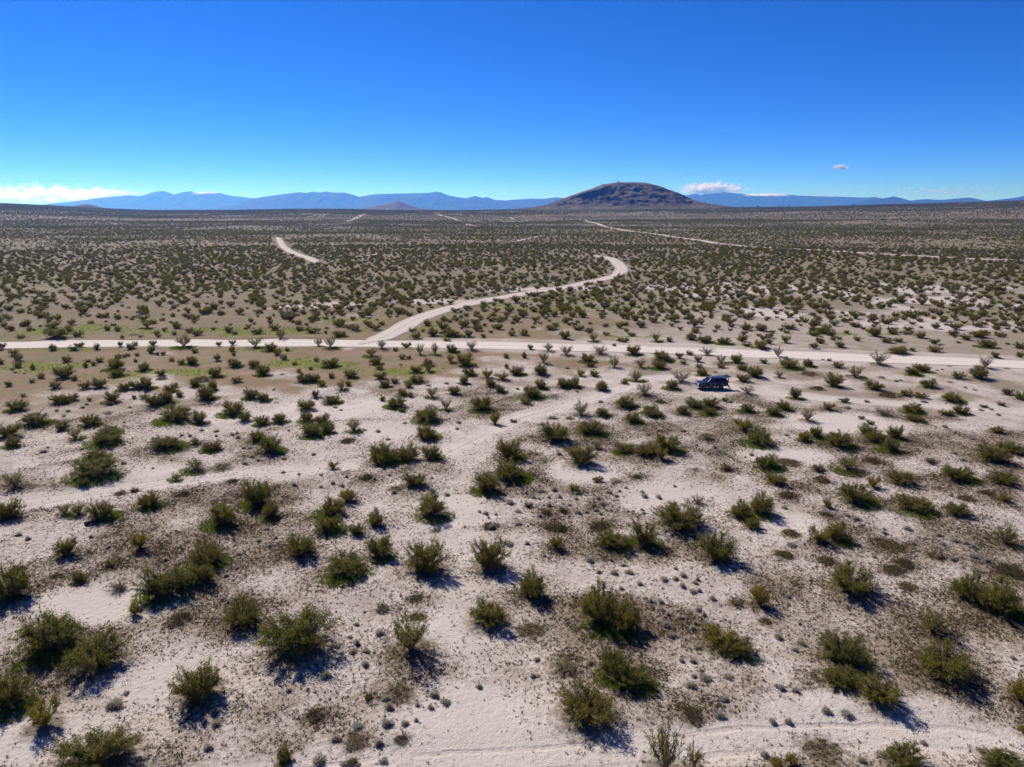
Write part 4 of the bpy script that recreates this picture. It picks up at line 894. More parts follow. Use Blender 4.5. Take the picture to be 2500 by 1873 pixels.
# light versions for the thousands that stand farther off
def light_bush(seed, nst, tw, lv_, L, Wd, form, lm):
    (bv, bf, _), (lv, lf), r = bush_shape(seed, nstem=nst, twigs=tw, leaves=lv_, L=L, Wd=Wd, form=form)
    bt = np.concatenate([bf[:, :3], bf[:, [0, 2, 3]]]) if len(bf) else bf
    V = np.vstack([bv, lv]); F = np.vstack([bt, lf + len(bv)])
    me = mesh_from("scrub_bush", V, F, [M_STEM, lm], mat_idx=np.concatenate([np.zeros(len(bt)), np.ones(len(lf))]))
    a = me.attributes.new("tint", 'FLOAT', 'FACE'); a.data.foreach_set("value", r.random(len(F)).astype(np.float32))
    return me

def proto_collection(name, meshes):
    c = bpy.data.collections.new(name)
    for i, me in enumerate(meshes):
        c.objects.link(bpy.data.objects.new("%s_%02d" % (name, i), me))
    return c

COL_MID = proto_collection("scrub_mid", [light_bush(2000 + i, 36, 6, 15, 0.062, 0.030, 'd' if i < 5 else ('v' if i < 6 else 'p'), M_LEAF if i < 6 else M_LEAF_P) for i in range(7)])
COL_FAR = proto_collection("scrub_far", [light_bush(2100 + i, 5, 3, 9, 0.20, 0.11, 'd', M_LEAF) for i in range(4)])
def tuft(seed, n, L, Wd, spread, mat, up):
    r = np.random.default_rng(seed)
    v, f = leaf_tris(np.stack([r.normal(size=n) * spread, r.normal(size=n) * spread, np.abs(r.normal(size=n)) * spread * .7 + 0.01], -1), L, Wd, r, up)
    v[:, 2] = np.maximum(v[:, 2], -0.02)
    return tinted("tuft", v, f, mat, r)
COL_WEED = proto_collection("dry_weed", [tuft(3000 + i, 10, 0.55, 0.20, 0.26, M_WEED, 1.0) for i in range(5)])
COL_GRASS = proto_collection("green_tuft", [tuft(3100 + i, 14, 0.7, 0.13, 0.30, M_GRASS, 1.6) for i in range(4)])

def scatter(name, pts, rot, scl, idx, coll, label, cat):
    me = bpy.data.meshes.new(name)
    n = len(pts)
    me.vertices.add(n); me.vertices.foreach_set("co", np.asarray(pts, np.float32).ravel())
    for nm, typ, arr, key in (("rotz", 'FLOAT', rot, "value"), ("scl", 'FLOAT_VECTOR', scl, "vector"), ("idx", 'INT', idx, "value")):
        a = me.attributes.new(nm, typ, 'POINT'); a.data.foreach_set(key, np.asarray(arr, np.int32 if typ == 'INT' else np.float32).ravel())
    o = link(name, me)
    g = bpy.data.node_groups.new(name + "_scatter", 'GeometryNodeTree')
    g.interface.new_socket("Geometry", in_out='INPUT', socket_type='NodeSocketGeometry')
    g.interface.new_socket("Geometry", in_out='OUTPUT', socket_type='NodeSocketGeometry')
    N = g.nodes; K = g.links
    gi = N.new('NodeGroupInput'); go = N.new('NodeGroupOutput')
    ip = N.new('GeometryNodeInstanceOnPoints'); ip.inputs['Pick Instance'].default_value = True
    ci = N.new('GeometryNodeCollectionInfo'); ci.inputs['Collection'].default_value = coll
    ci.inputs['Separate Children'].default_value = True; ci.inputs['Reset Children'].default_value = True
    def na(nm, typ):
        q = N.new('GeometryNodeInputNamedAttribute'); q.data_type = typ; q.inputs['Name'].default_value = nm; return q.outputs['Attribute']
    cb = N.new('ShaderNodeCombineXYZ'); K.new(na("rotz", 'FLOAT'), cb.inputs[2])
    er = N.new('FunctionNodeEulerToRotation'); K.new(cb.outputs[0], er.inputs[0])
    K.new(gi.outputs[0], ip.inputs['Points']); K.new(ci.outputs[0], ip.inputs['Instance'])
    K.new(na("idx", 'INT'), ip.inputs['Instance Index']); K.new(er.outputs[0], ip.inputs['Rotation']); K.new(na("scl", 'FLOAT_VECTOR'), ip.inputs['Scale'])
    K.new(ip.outputs[0], go.inputs[0])
    md = o.modifiers.new("scatter", 'NODES'); md.node_group = g
    return tag(o, label, cat, kind='stuff')

# ---------------------------------------------------------------- the bushes one can tell apart
BUSH.sort(key=lambda b: -(b[2] * b[3]) / (b[0] ** 2 + b[1] ** 2 + CAM_H ** 2))
ONE, REST = BUSH[:300], BUSH[300:]
BX = np.array([[b[0], b[1]] for b in BUSH]); BW = np.array([b[2] for b in BUSH])
GXY = np.array([[g[0], g[1]] for g in GREYS])
CAR3 = CAR_POS
ORD = ["first", "second", "third", "fourth", "fifth", "sixth", "seventh", "eighth", "ninth", "tenth", "eleventh", "twelfth", "thirteenth", "fourteenth", "fifteenth", "sixteenth", "seventeenth", "eighteenth", "nineteenth", "twentieth"]
KIND_WORD = {'d': "dense olive", 'v': "open flaring", 'p': "pale half-bare", 'y': "yellowish young"}
def size_word(w): return "small" if w < 1.2 else ("middling" if w < 2.1 else ("large" if w < 3.2 else "very broad"))
one_xy = np.array([[b[0], b[1]] for b in ONE])
where = [None] * len(ONE)
def rank_near(p, k, text, pred=lambda i: True):
    for j, i in enumerate([i for i in np.argsort(np.hypot(one_xy[:, 0] - p[0], one_xy[:, 1] - p[1])) if pred(i)][:k]):
        if where[i] is None: where[i] = text % ORD[j]
rank_near(TYRE_POS, 3, "%s closest to the old black tyre")
rank_near(POST_POS, 2, "%s closest to the thin marker post")
rank_near(DEAD_BRANCH_POS, 2, "%s closest to the bleached fallen branch")
rank_near(CAR_POS, 14, "%s closest to the parked blue car")
dm, sm_, am = line_dist(one_xy[:, 0], one_xy[:, 1], MAIN_ROAD)
fork_a = line_dist(np.array([FORK[0]]), np.array([FORK[1]]), MAIN_ROAD)[2][0]
def rank_along(sel, key, text):
    for j, i in enumerate(sorted(sel, key=key)):
        if j < len(ORD) and where[i] is None: where[i] = text % ORD[j]
for side, txt in ((-1, "on car side of wide road"), (1, "across wide road from car")):
    sel = [i for i in range(len(ONE)) if dm[i] < 13 and sm_[i] == side and where[i] is None]
    rank_along([i for i in sel if am[i] >= fork_a], lambda i: am[i], txt + ", %s past fork towards car")
    rank_along([i for i in sel if am[i] < fork_a], lambda i: -am[i], txt + ", %s past fork away from car")
dt, _, at_ = line_dist(one_xy[:, 0], one_xy[:, 1], WHEEL_TRACK)
rank_along([i for i in range(len(ONE)) if dt[i] < 3.6 + ONE[i][2] * .5 and where[i] is None], lambda i: at_[i], "beside the sandy wheel track, %s from the car")
dl, _, al_ = line_dist(one_xy[:, 0], one_xy[:, 1], SPUR_TRACK)
rank_along([i for i in range(len(ONE)) if dl[i] < 4.5 + ONE[i][2] * .5 and where[i] is None], lambda i: al_[i], "beside the bare sandy spur, %s from the wheel track")
grass_at = []
for i, b in enumerate(ONE):
    x, y, w, h, form = b
    d = np.hypot(BX[:, 0] - x, BX[:, 1] - y); d[np.argmin(d)] = 1e9
    j = int(np.argmin(d)); touch = d[j] < 0.55 * (w + BW[j])
    greys = int((np.hypot(GXY[:, 0] - x, GXY[:, 1] - y) < w * .5 + 1.6).sum())
    has_grass = (form in 'dv') and (hash2(np.array([int(x * 10)]), np.array([int(y * 10)]), 5)[0] < (0.8 if y > 60 else 0.5))
    if has_grass: grass_at.append((x, y, w))
    name = "%s %s bush" % (size_word(w), KIND_WORD[form])
    if where[i]: lab = "%s %s" % (name, where[i])
    else:
        rel = ("grown into a larger bush" if BW[j] > w * 1.15 else ("with smaller bush grown into it" if BW[j] < w * .87 else "grown into one its own size")) if touch else "nearest a %s %s bush" % (size_word(BW[j]), KIND_WORD[BUSH[j][4]])
        foot = ", grey shrubs at foot" if greys >= 2 else (", one grey shrub beside" if greys == 1 else (", green grass at foot" if has_grass else ""))
        lab = name + " " + rel + (foot if len((name + ' ' + rel + foot).replace('-', ' ').split()) < 16 else "")
    if len(lab.replace("-", " ").split()) > 16: lab = lab.replace(" creosote", "").replace("wide road", "road").replace("green grass at foot", "grassy foot").replace("with smaller bush grown into it", "over a smaller bush")
    root = empty("creosote_bush", (x, y, float(ground_z(x, y)) - 0.03), rng.random() * 6.283)
    tag(root, lab, "bush", "creosote bushes scattered over the sand")
    k_ = 0.92 + 0.3 * rng.random()
    s = (0.98 * w, 0.98 * w * (0.85 + 0.3 * rng.random()), 0.96 * k_ * h / 0.6)
    pr = PROTO[form][int(rng.integers(len(PROTO[form])))]
    for nm, me in (("branches", pr[0]), ("foliage", pr[1])):
        c = link(nm, me, root); c.scale = s

# small grey shrubs
for gx, gy, w in GREYS[:300]:
    near_b = np.hypot(BX[:, 0] - gx, BX[:, 1] - gy) - BW * .5
    dd = np.hypot(GXY[:, 0] - gx, GXY[:, 1] - gy); cl = int((dd < 1.8).sum()) - 1
    sz = "tiny" if w < .5 else ("small" if w < .75 else ("plump" if w < 1.1 else "wide"))
    j = int(np.argmin(near_b))
    bw = "%s %s bush" % (size_word(BW[j]), KIND_WORD[BUSH[j][4]])
    rel = "under the edge of a " if near_b[j] < 0.35 else ("just beside a " if near_b[j] < 1.0 else ("a step from a " if near_b[j] < 2.2 else "well clear of a "))
    lab = "%s grey domed shrub%s, %s%s" % (sz, "" if cl == 0 else (" in a pair" if cl == 1 else (" in loose patch" if cl < 4 else " in crowded patch")), rel, bw)
    if len(lab.replace("-", " ").split()) > 16: lab = lab.replace(" very broad", " broad")
    root = empty("grey_shrub", (gx, gy, float(ground_z(gx, gy)) - 0.02), rng.random() * 6.283)
    tag(root, lab, "shrub", "small grey shrubs between the bushes")
    pr = GREY_PROTO[int(rng.integers(len(GREY_PROTO)))]
    s = (.88 * w, .88 * w * (0.7 + .5 * rng.random()), min(w, 0.8) * (0.55 + .45 * rng.random()))
    for nm, me in (("stems", pr[0]), ("twigs", pr[1])):
        c = link(nm, me, root); c.scale = s

# low spreading weed clumps
for k, (x, y, w, h, f_) in enumerate(WEED):
    near_b = np.hypot(BX[:, 0] - x, BX[:, 1] - y) - BW * .5
    j = int(np.argmin(near_b))
    lab = "%s low mat of olive weeds %s" % ("small" if w < 1.6 else ("broad" if w < 3 else "very broad"), ("against a " if near_b[j] < 0.6 else "near a ") + "%s %s bush" % (size_word(BW[j]), KIND_WORD[BUSH[j][4]]))
    me = CLUMP_PROTO[int(rng.integers(len(CLUMP_PROTO)))]
    o = link("weed_clump", me)
    o.location = (x, y, float(ground_z(x, y)) - 0.01); o.rotation_euler = (0, 0, rng.random() * 6.283); o.scale = (w, w * .8, max(h / .16, .8) * .8)
    tag(o, lab, "weeds", "low weed clumps on the sand")

# ---------------------------------------------------------------- scrub beyond counting
pts = []; scl = []; idx = []
for b in REST:
    pts.append((b[0], b[1])); scl.append((b[2], b[2], b[3] / .66)); idx.append({'d': 0, 'v': 4, 'p': 6, 'y': 1}[b[4]])
def jitter_field(d0, d1, cell, azmax, keep, seed, floor=0.12):
    r = np.random.default_rng(seed)
    nx_ = int(2 * d1 * math.sin(azmax) / cell) + 2; ny_ = int(d1 / cell) + 2
    X, Y = np.meshgrid((np.arange(nx_) - nx_ / 2) * cell, np.arange(ny_) * cell)
    X = X + r.random(X.shape) * cell; Y = Y + r.random(Y.shape) * cell
    D = np.hypot(X, Y); A = np.abs(np.arctan2(X, Y))
    m = (D > d0) & (D < d1) & (A < azmax) & (r.random(X.shape) < keep * np.clip(0.86 + 0.85 * fbm(X / 45, Y / 45, seed + 1, 3) + 0.85 * fbm(X / 210, Y / 120, seed + 2, 3), floor, 1))
    return X[m], Y[m]
def clear_roads(X, Y):
    ok = np.ones(len(X), bool)
    for line, half in ((MAIN_ROAD, 6.0), (BRANCH_ROAD, 4.2), (FAR_ROAD, 5.0), (LEFT_ROAD, 5.2), (CROSS_TRACK, 2.4)):
        sel = (X > line[:, 0].min() - 12) & (X < line[:, 0].max() + 12) & (Y > line[:, 1].min() - 12) & (Y < line[:, 1].max() + 12)
        if sel.any():
            q = np.where(sel)[0]; d = line_dist(X[q], Y[q], line[::2] if len(line) > 200 else line)[0]
            ok[q] &= d > half
    return ok
X, Y = jitter_field(150, 620, 3.7, R(50), 0.92, 401, 0.5)
counted = (Y < 148) & (np.abs(X) < 120)
gap = np.min(np.hypot(X[:, None] - BX[None, :, 0], Y[:, None] - BX[None, :, 1]), axis=1) > 2.6
ok = clear_roads(X, Y) & ~counted & gap & ((Y > 163) | (np.abs(X) > 118) | (np.random.default_rng(3).random(len(X)) < 0.45))
X, Y = X[ok], Y[ok]
# a little scrub to either side of what was counted, nearer by
Xn, Yn = jitter_field(26, 165, 5.2, R(58), 0.8, 407)
side = (np.abs(Xn) / np.maximum(Yn, 1) > 0.80) & clear_roads(Xn, Yn)
X = np.concatenate([X, Xn[side]]); Y = np.concatenate([Y, Yn[side]])
n = len(X); r = np.random.default_rng(5)
w = 1.1 + 2.2 * r.random(n) ** 1.5
S = np.stack([w, w * (0.85 + .3 * r.random(n)), w * (0.62 + 0.45 * r.random(n))], -1)
P = np.array([p for p in pts]); AX = np.concatenate([P[:, 0], X]); AY = np.concatenate([P[:, 1], Y])
scatter("creosote_scrub", np.stack([AX, AY, ground_z(AX, AY) - 0.03], -1), r.random(len(AX)) * 6.283, np.vstack([np.array(scl), S]), np.concatenate([np.array(idx), r.integers(0, 7, n)]), COL_MID,
        "countless creosote bushes dotting the plain beyond the wide dirt road", "scrub")
X1, Y1 = jitter_field(620, 1700, 4.4, R(48), 0.85, 411)
X2, Y2 = jitter_field(1700, 3900, 7.6, R(46), 0.85, 419)
X = np.concatenate([X1, X2]); Y = np.concatenate([Y1, Y2])
ok = clear_roads(X, Y); X, Y = X[ok], Y[ok]
n = len(X); w = (1.4 + 2.0 * r.random(n)) * (1 + 0.7 * smooth(1500, 2600, np.hypot(X, Y)))
scatter("distant_scrub", np.stack([X, Y, ground_z(X, Y) - 0.05], -1), r.random(n) * 6.283, np.stack([w, w, w * (0.75 + 0.35 * r.random(n))], -1), r.integers(0, 4, n), COL_FAR,
        "far dark scrub thinning towards the horizon", "scrub")
# scrub on the butte's lower slopes
bx, by, bz = (a.ravel() for a in BUTTE)
m = r.random(len(bx)) < 0.16 * (1 - smooth(20, 110, bz)) + 0.07
q = np.where(m)[0]; w = 1.6 + 2.2 * r.random(len(q))
scatter("butte_scrub", np.stack([bx[q], by[q], bz[q] - .1], -1), r.random(len(q)) * 6.283, np.stack([w, w, w * .8], -1), r.integers(0, 4, len(q)), COL_FAR, "dark scrub speckling the slopes of the rocky butte", "scrub")

# dried weeds on the near sand
def sample_grid(arr, x, y):
    i = np.clip(np.searchsorted(XS, x) - 1, 0, len(XS) - 2); j = np.clip(np.searchsorted(YS, y) - 1, 0, len(YS) - 2)
    return arr[j, i]
N = 1400000
d = np.sqrt(r.random(N) * (112 ** 2 - 27 ** 2) + 27 ** 2); a = (r.random(N) * 2 - 1) * R(41)
X, Y = d * np.sin(a), d * np.cos(a)
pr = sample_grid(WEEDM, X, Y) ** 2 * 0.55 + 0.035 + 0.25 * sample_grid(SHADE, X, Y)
pr = pr * (1 - 0.94 * sample_grid(BARE, X, Y)) * (0.3 + 1.1 * vnoise(X / 1.3, Y / 1.3, 77))
ok = r.random(N) < pr * (1 - 0.5 * smooth(60, 112, d)); X, Y = X[ok], Y[ok]
n = len(X); w = 0.09 + 0.15 * r.random(n) ** 2.2
scatter("dry_weeds", np.stack([X, Y, ground_z(X, Y)], -1), r.random(n) * 6.283, np.stack([w, w, w * .8], -1), r.integers(0, 5, n), COL_WEED, "tiny dried brown weeds sprinkled over the sand", "weeds")
# green annuals round the bushes and by the road
gx_ = []; gy_ = []; gw_ = []
for x, y, w in grass_at:
    k = int(34 * w * w); aa = r.normal(r.uniform(-2.6, 0.9), 1.0, k); rr = w * (0.28 + 0.45 * r.random(k))
    ex, ey = rr * np.cos(aa), rr * np.sin(aa)
    gx_.append(x + ex); gy_.append(y + ey); gw_.append(0.12 + 0.16 * r.random(k))
X = r.uniform(-150, 110, 130000); Y = r.uniform(60, 250, 130000)
ok = r.random(len(X)) < (sample_grid(GREEN, X, Y) ** 1.5) * 0.6
gx_.append(X[ok]); gy_.append(Y[ok]); gw_.append(0.15 + 0.2 * r.random(ok.sum()))
X, Y, w = np.concatenate(gx_), np.concatenate(gy_), np.concatenate(gw_)
ok = (line_dist(X, Y, MAIN_ROAD[::2])[0] > 5.0) & (line_dist(X, Y, BRANCH_ROAD[::2])[0] > 4.2)
X, Y, w = X[ok], Y[ok], w[ok]
scatter("green_annuals", np.stack([X, Y, ground_z(X, Y)], -1), r.random(len(X)) * 6.283, np.stack([w, w, w], -1), r.integers(0, 4, len(X)), COL_GRASS, "bright green grass and annuals sprouting round the bushes", "grass")

# loose stones
M_STONE = plain("desert_stones", (0.24, 0.19, 0.155), 0.9, noise=0.4, scale=3.0)
def stone(seed):
    q = np.random.default_rng(seed); vs = norm(np.array([(x, y, z) for x in (-1, 0, 1) for y in (-1, 0, 1) for z in (0, 1) if (x, y) != (0, 0)] + [(0, 0, 1.2)], float)) * (0.35 + 0.25 * q.random((17, 1))) * np.array((1, .8, .6))
    import bmesh
    bm = bmesh.new()
    for p_ in vs: bm.verts.new(p_)
    bmesh.ops.convex_hull(bm, input=bm.verts); me = bpy.data.meshes.new("stone"); bm.to_mesh(me); bm.free(); me.materials.append(M_STONE)
    return me
COL_STONE = proto_collection("stone", [stone(700 + i) for i in range(4)])
N = 60000
d = np.sqrt(r.random(N) * (130 ** 2 - 27 ** 2) + 27 ** 2); a = (r.random(N) * 2 - 1) * R(41)
X, Y = d * np.sin(a), d * np.cos(a)
ok = r.random(N) < np.clip(0.25 + 1.6 * fbm(X / 9, Y / 9, 91, 3), 0.03, 1) * (1 - 0.85 * sample_grid(BARE, X, Y)); X, Y = X[ok], Y[ok]
n = len(X); w = 0.05 + 0.15 * r.random(n) ** 4
scatter("loose_stones", np.stack([X, Y, ground_z(X, Y) - .01], -1), r.random(n) * 6.283, np.stack([w, w, w], -1), r.integers(0, 4, n), COL_STONE, "loose brown stones and pebbles lying on the sand", "stones")

# rock outcrops and boulders on the butte, thickest where it is steep
M_BOULDER = plain("butte_boulders", (0.060, 0.041, 0.034), 0.95, noise=0.5, scale=1.5)
big = [me.copy() for me in (o.data for o in COL_STONE.objects)]
for me in big: me.materials.clear(); me.materials.append(M_BOULDER)
COL_BOULDER = proto_collection("boulder", big)
gyv, gxv = np.gradient(BUTTE[2]); dxv = BUTTE[0][0, 1] - BUTTE[0][0, 0]; dyv = np.gradient(BUTTE[1], axis=0)
steep = np.hypot(gxv / dxv, gyv / dyv).ravel()
q = np.where((r.random(len(bx)) < 0.20 * smooth(0.45, 1.0, steep) + 0.012) & (by < 3080))[0]
w = 2.0 + 7.0 * r.random(len(q)) ** 2.5
scatter("butte_rocks", np.stack([bx[q] + r.normal(size=len(q)), by[q], bz[q] - .3], -1), r.random(len(q)) * 6.283, np.stack([w, w, w * (0.8 + .7 * r.random(len(q)))], -1), r.integers(0, 4, len(q)), COL_BOULDER, "dark boulders and rock outcrops studding the butte's slopes", "rocks")
# ---------------------------------------------------------------- the parked car (local +X forward, +Y its left side, wheels on z = 0)
M_PAINT = plain("navy_car_paint", (0.008, 0.012, 0.036), 0.40, 0.0, coat=0.25, spec=0.4)
M_CLAD = plain("grey_brown_cladding", (0.045, 0.040, 0.040), 0.5)
M_GLASS = plain("tinted_glass", (0.010, 0.012, 0.015), 0.08, spec=0.4)
M_CHROME = plain("chrome", (0.62, 0.62, 0.63), 0.18, 1.0)
M_RUBBER = plain("tyre_rubber", (0.018, 0.018, 0.018), 0.85, noise=0.3)
M_ALLOY = plain("alloy_rim", (0.42, 0.42, 0.43), 0.35, 0.9)
M_TRIM = plain("pale_interior_trim", (0.42, 0.39, 0.35), 0.8)
M_SEAT = plain("grey_seat_leather", (0.26, 0.24, 0.22), 0.7)
M_DARK = plain("black_plastic", (0.02, 0.02, 0.022), 0.6)
M_LAMP = plain("headlamp_lens", (0.75, 0.77, 0.80), 0.08, 0.2, coat=1.0)
M_RED = plain("red_lamp_lens", (0.30, 0.015, 0.012), 0.15)

def arch(cx, r, z0, n=10):
    """points over a wheel, rear to front"""
    a0 = math.asin(max(-1, min(1, (z0 - 0.40) / r)))
    return [(cx + r * math.cos(t), 0.40 + r * math.sin(t)) for t in np.linspace(math.pi - a0, a0, n)]

def build_car():
    root = empty("parked_car", (CAR_POS[0], CAR_POS[1], float(ground_z(*CAR_POS)) + 0.02), CAR_RZ)
    tag(root, "dark blue off-road car with tailgate and driver's door open, parked on sand", "car")
    hw = 0.93
    FA, RA, BELT, SILL = 1.43, -1.42, 1.16, 0.50
    b = MB()
    # front end with the wheel arches cut out of its side
    front = [(0.98, SILL)] + arch(FA, 0.47, SILL) + [(2.33, SILL), (2.40, 0.62), (2.40, 0.98), (2.30, 1.06), (1.95, 1.11), (0.98, BELT)]
    b.prism(front, -hw, hw)
    rear = [(-2.36, 0.56)] + arch(RA, 0.47, SILL) + [(-0.08, SILL), (-0.08, BELT), (-2.32, BELT + 0.02), (-2.40, 1.0)]
    b.prism(rear, -hw, hw)
    # floor pan and the closed door on the far side
    b.box(-0.08, 0.98, -hw, hw, 0.46, 0.60); b.box(-0.07, 0.97, -hw, -hw + 0.09, 0.60, BELT)
    body = b.build("body", M_PAINT, root, bevel=0.035)
    lip = MB()
    for s in (-1, 1):
        for cx in (FA, RA):
            for p0, p1 in zip(arch(cx, 0.49, SILL)[:-1], arch(cx, 0.49, SILL)[1:]): lip.bar((p0[0], s * (hw + .005), p0[1]), (p1[0], s * (hw + .005), p1[1]), 0.035, 5)
    lip.build("wheel_arch_lips", M_CLAD, body)
    cl = MB()
    for s in (-1, 1):
        cl.box(-2.30, RA - 0.52, s * hw - .012, s * hw + .012, 0.58, 0.80); cl.box(RA + 0.52, -0.09, s * hw - .012, s * hw + .012, 0.52, 0.80); cl.box(FA + .52, 2.34, s * hw - .012, s * hw + .012, 0.55, 0.80)
    cl.build("lower_cladding", M_CLAD, body)
    bn = MB().prism([(0.98, BELT - .03), (2.30, 1.05), (2.28, 1.085), (1.9, 1.15), (1.02, BELT + 0.035)], -0.78, 0.78)
    bn.build("bonnet", M_PAINT, root, bevel=0.03)
    # roof and pillars (the cabin draws in towards the roof)
    ZR, rw = 1.80, 0.70
    b = MB().box(-2.20, 0.30, -rw - .02, rw + .02, ZR - 0.02, ZR + 0.055, 0.05, 0.05)
    roof = b.build("roof", M_PAINT, root, bevel=0.03)
    pil = MB()
    for s in (-1, 1):
        for (x0, x1, w) in ((1.00, 0.30, 0.045), (-0.10, -0.16, 0.05), (-1.10, -1.12, 0.05), (-2.30, -2.18, 0.075)):
            pil.bar((x0, s * (hw - .05), BELT), (x1, s * rw, ZR), w, 6)
        pil.bar((1.0, s * (hw - .05), BELT), (-2.3, s * (hw - .05), BELT + .02), 0.03, 5)
    pil.build("pillars", M_PAINT, root)
    def pane(name, quad, th=0.012, mat=M_GLASS, par=root):
        q = [np.array(p, float) for p in quad]; n = norm(np.cross(q[1] - q[0], q[3] - q[0]))
        vs = [p + n * th / 2 for p in q] + [p - n * th / 2 for p in q]
        return MB().add(vs, [(0, 1, 2, 3), (7, 6, 5, 4), (0, 4, 5, 1), (1, 5, 6, 2), (2, 6, 7, 3), (3, 7, 4, 0)]).build(name, mat, par)
    pane("windscreen", [(1.02, -0.84, BELT + .02), (1.02, 0.84, BELT + .02), (0.33, 0.68, ZR - .01), (0.33, -0.68, ZR - .01)])
    for s in (-1, 1):
        y0, y1 = s * (hw - .045), s * (rw + .005)
        for xa, xb in ((-0.14, -1.08), (-1.16, -2.20)):
            pane("side_window", [(xa, y0, BELT + .03), (xb, y0, BELT + .03), (xb + .02, y1, ZR - .03), (xa - .02, y1, ZR - .03)])
    pane("side_window", [(0.92, -(hw - .045), BELT + .03), (-0.06, -(hw - .045), BELT + .03), (-0.12, -(rw + .005), ZR - .03), (0.34, -(rw + .005), ZR - .03)])
    # roof rack
    rk = empty("roof_rack"); rk.parent = root
    for s in (-1, 1): MB().bar((-2.05, s * 0.62, ZR + .13), (0.12, s * 0.62, ZR + .13), 0.022).build("side_rail", M_CHROME, rk)
    for x in (-1.95, -1.25, -0.55, 0.05): MB().bar((x, -0.66, ZR + .10), (x, 0.66, ZR + .10), 0.03).box(x - .03, x + .03, -.64, -.58, ZR + .04, ZR + .10).box(x - .03, x + .03, .58, .64, ZR + .04, ZR + .10).build("cross_bar", M_CHROME, rk)
    # open front door, hinged at its front edge
    door = empty("front_door", (0.96, hw - 0.04, 0), R(-62)); door.parent = root
    MB().box(-1.02, 0.0, -0.045, 0.045, 0.56, BELT, 0, 0.01).build("door_panel", M_PAINT, door, bevel=0.02)
    MB().box(-0.96, -0.06, -0.075, -0.047, 0.62, BELT - .03).build("door_lining", M_TRIM, door)
    fr = MB().bar((-1.0, 0, BELT), (-1.0, -0.16, ZR - .05), 0.025).bar((-1.0, -0.16, ZR - .05), (-0.62, -0.16, ZR - .05), 0.025).bar((-0.62, -0.16, ZR - .05), (0, 0, BELT), 0.025)
    fr.build("window_frame", M_PAINT, door)
    pane("window_pane", [(-0.97, 0, BELT), (-0.05, 0, BELT), (-0.62, -0.15, ZR - .07), (-0.97, -0.15, ZR - .07)], par=door)
    MB().box(-0.90, -0.72, 0.046, 0.075, 0.98, 1.02).build("door_handle", M_CHROME, door)
    # mirrors, handles, steps
    for s, x in ((-1, 0.85),):
        MB().box(x - .08, x + .08, s * (hw + .02), s * (hw + .22), BELT + .02, BELT + .20).build("mirror", M_PAINT, root, bevel=0.02)
    MB().box(-.16, -.02, 0.05, 0.24, BELT + .02, BELT + .20).build("mirror", M_PAINT, door, bevel=0.02)
    for s in (-1, 1):
        MB().box(-0.32, -0.14, s * hw, s * (hw + .03), 0.99, 1.03).build("door_handle", M_CHROME, root)
        MB().box(RA + .56, FA - .56, s * hw - .05 if s > 0 else -hw - .13, hw + .13 if s > 0 else -hw + .05, 0.40, 0.45).build("side_step", M_ALLOY, root)
    # front
    MB().box(2.33, 2.50, -0.90, 0.90, 0.46, 0.70).build("front_bumper", M_CHROME, root, bevel=0.04)
    g = MB().box(2.385, 2.42, -0.48, 0.48, 0.76, 1.00)
    gr = g.build("grille", M_DARK, root)
    for z in (0.79, 0.85, 0.91, 0.97): MB().box(2.42, 2.44, -0.47, 0.47, z - .014, z + .014).build("slat", M_CHROME, gr)
    for s in (-1, 1):
        MB().box(2.36, 2.425, s * 0.70 - .19, s * 0.70 + .19, 0.78, 0.99).build("headlight", M_LAMP, root, bevel=0.02)
        MB().box(2.48, 2.51, s * 0.62 - .09, s * 0.62 + .09, 0.52, 0.62).build("fog_lamp", M_LAMP, root)
        MB().box(-2.42, -2.36, s * 0.82 - .08, s * 0.82 + .08, 0.82, 1.12).build("tail_lamp", M_RED, root)
    MB().box(-2.52, -2.34, -0.90, 0.90, 0.48, 0.66).build("rear_bumper", M_CLAD, root, bevel=0.03)
    MB().box(2.505, 2.515, -0.16, 0.16, 0.54, 0.62).build("number_plate", M_TRIM, root)
    # raised tailgate
    tg = empty("tailgate", (-2.20, 0, ZR + .05)); tg.parent = root; tg.rotation_euler = (0, R(7), 0)
    MB().box(-0.22, 0.0, -rw, rw, -0.03, 0.03).box(-0.86, -0.74, -.80, .80, -0.03, 0.03).box(-0.80, -0.18, -.80, -.66, -0.03, 0.03).box(-0.80, -0.18, .66, .80, -0.03, 0.03).build("frame", M_PAINT, tg)
    MB().box(-0.74, -0.22, -.66, .66, -0.012, 0.012).build("rear_window", M_GLASS, tg)
    for s in (-1, 1): MB().bar((-2.30, s * .72, 1.40), (-2.66, s * .72, ZR + .05), 0.012, 5).build("gas_strut", M_DARK, root)
    # inside
    MB().prism([(1.0, 0.62), (1.0, 1.18), (0.62, 1.16), (0.56, 0.95), (0.70, 0.62)], -0.80, 0.80).build("dashboard", M_DARK, root)
    for y in (-0.40, 0.40):
        st = MB().box(-0.05, 0.48, y - .25, y + .25, 0.62, 0.84); seat = st.build("seat", M_SEAT, root, bevel=0.03)
        MB().prism([(-0.05, 0.80), (0.08, 0.80), (-0.05, 1.42), (-0.16, 1.42)], y - .24, y + .24).build("backrest", M_SEAT, seat)
        MB().box(-0.17, -0.07, y - .13, y + .13, 1.46, 1.62).build("headrest", M_SEAT, seat)
    sw = MB()
    for k in range(14):
        a, c = 2 * math.pi * k / 14, 2 * math.pi * (k + 1) / 14
        sw.bar((0.52 + .06 * math.sin(a), 0.40 + .18 * math.cos(a), 1.08 + .17 * math.sin(a)), (0.52 + .06 * math.sin(c), 0.40 + .18 * math.cos(c), 1.08 + .17 * math.sin(c)), 0.016, 5)
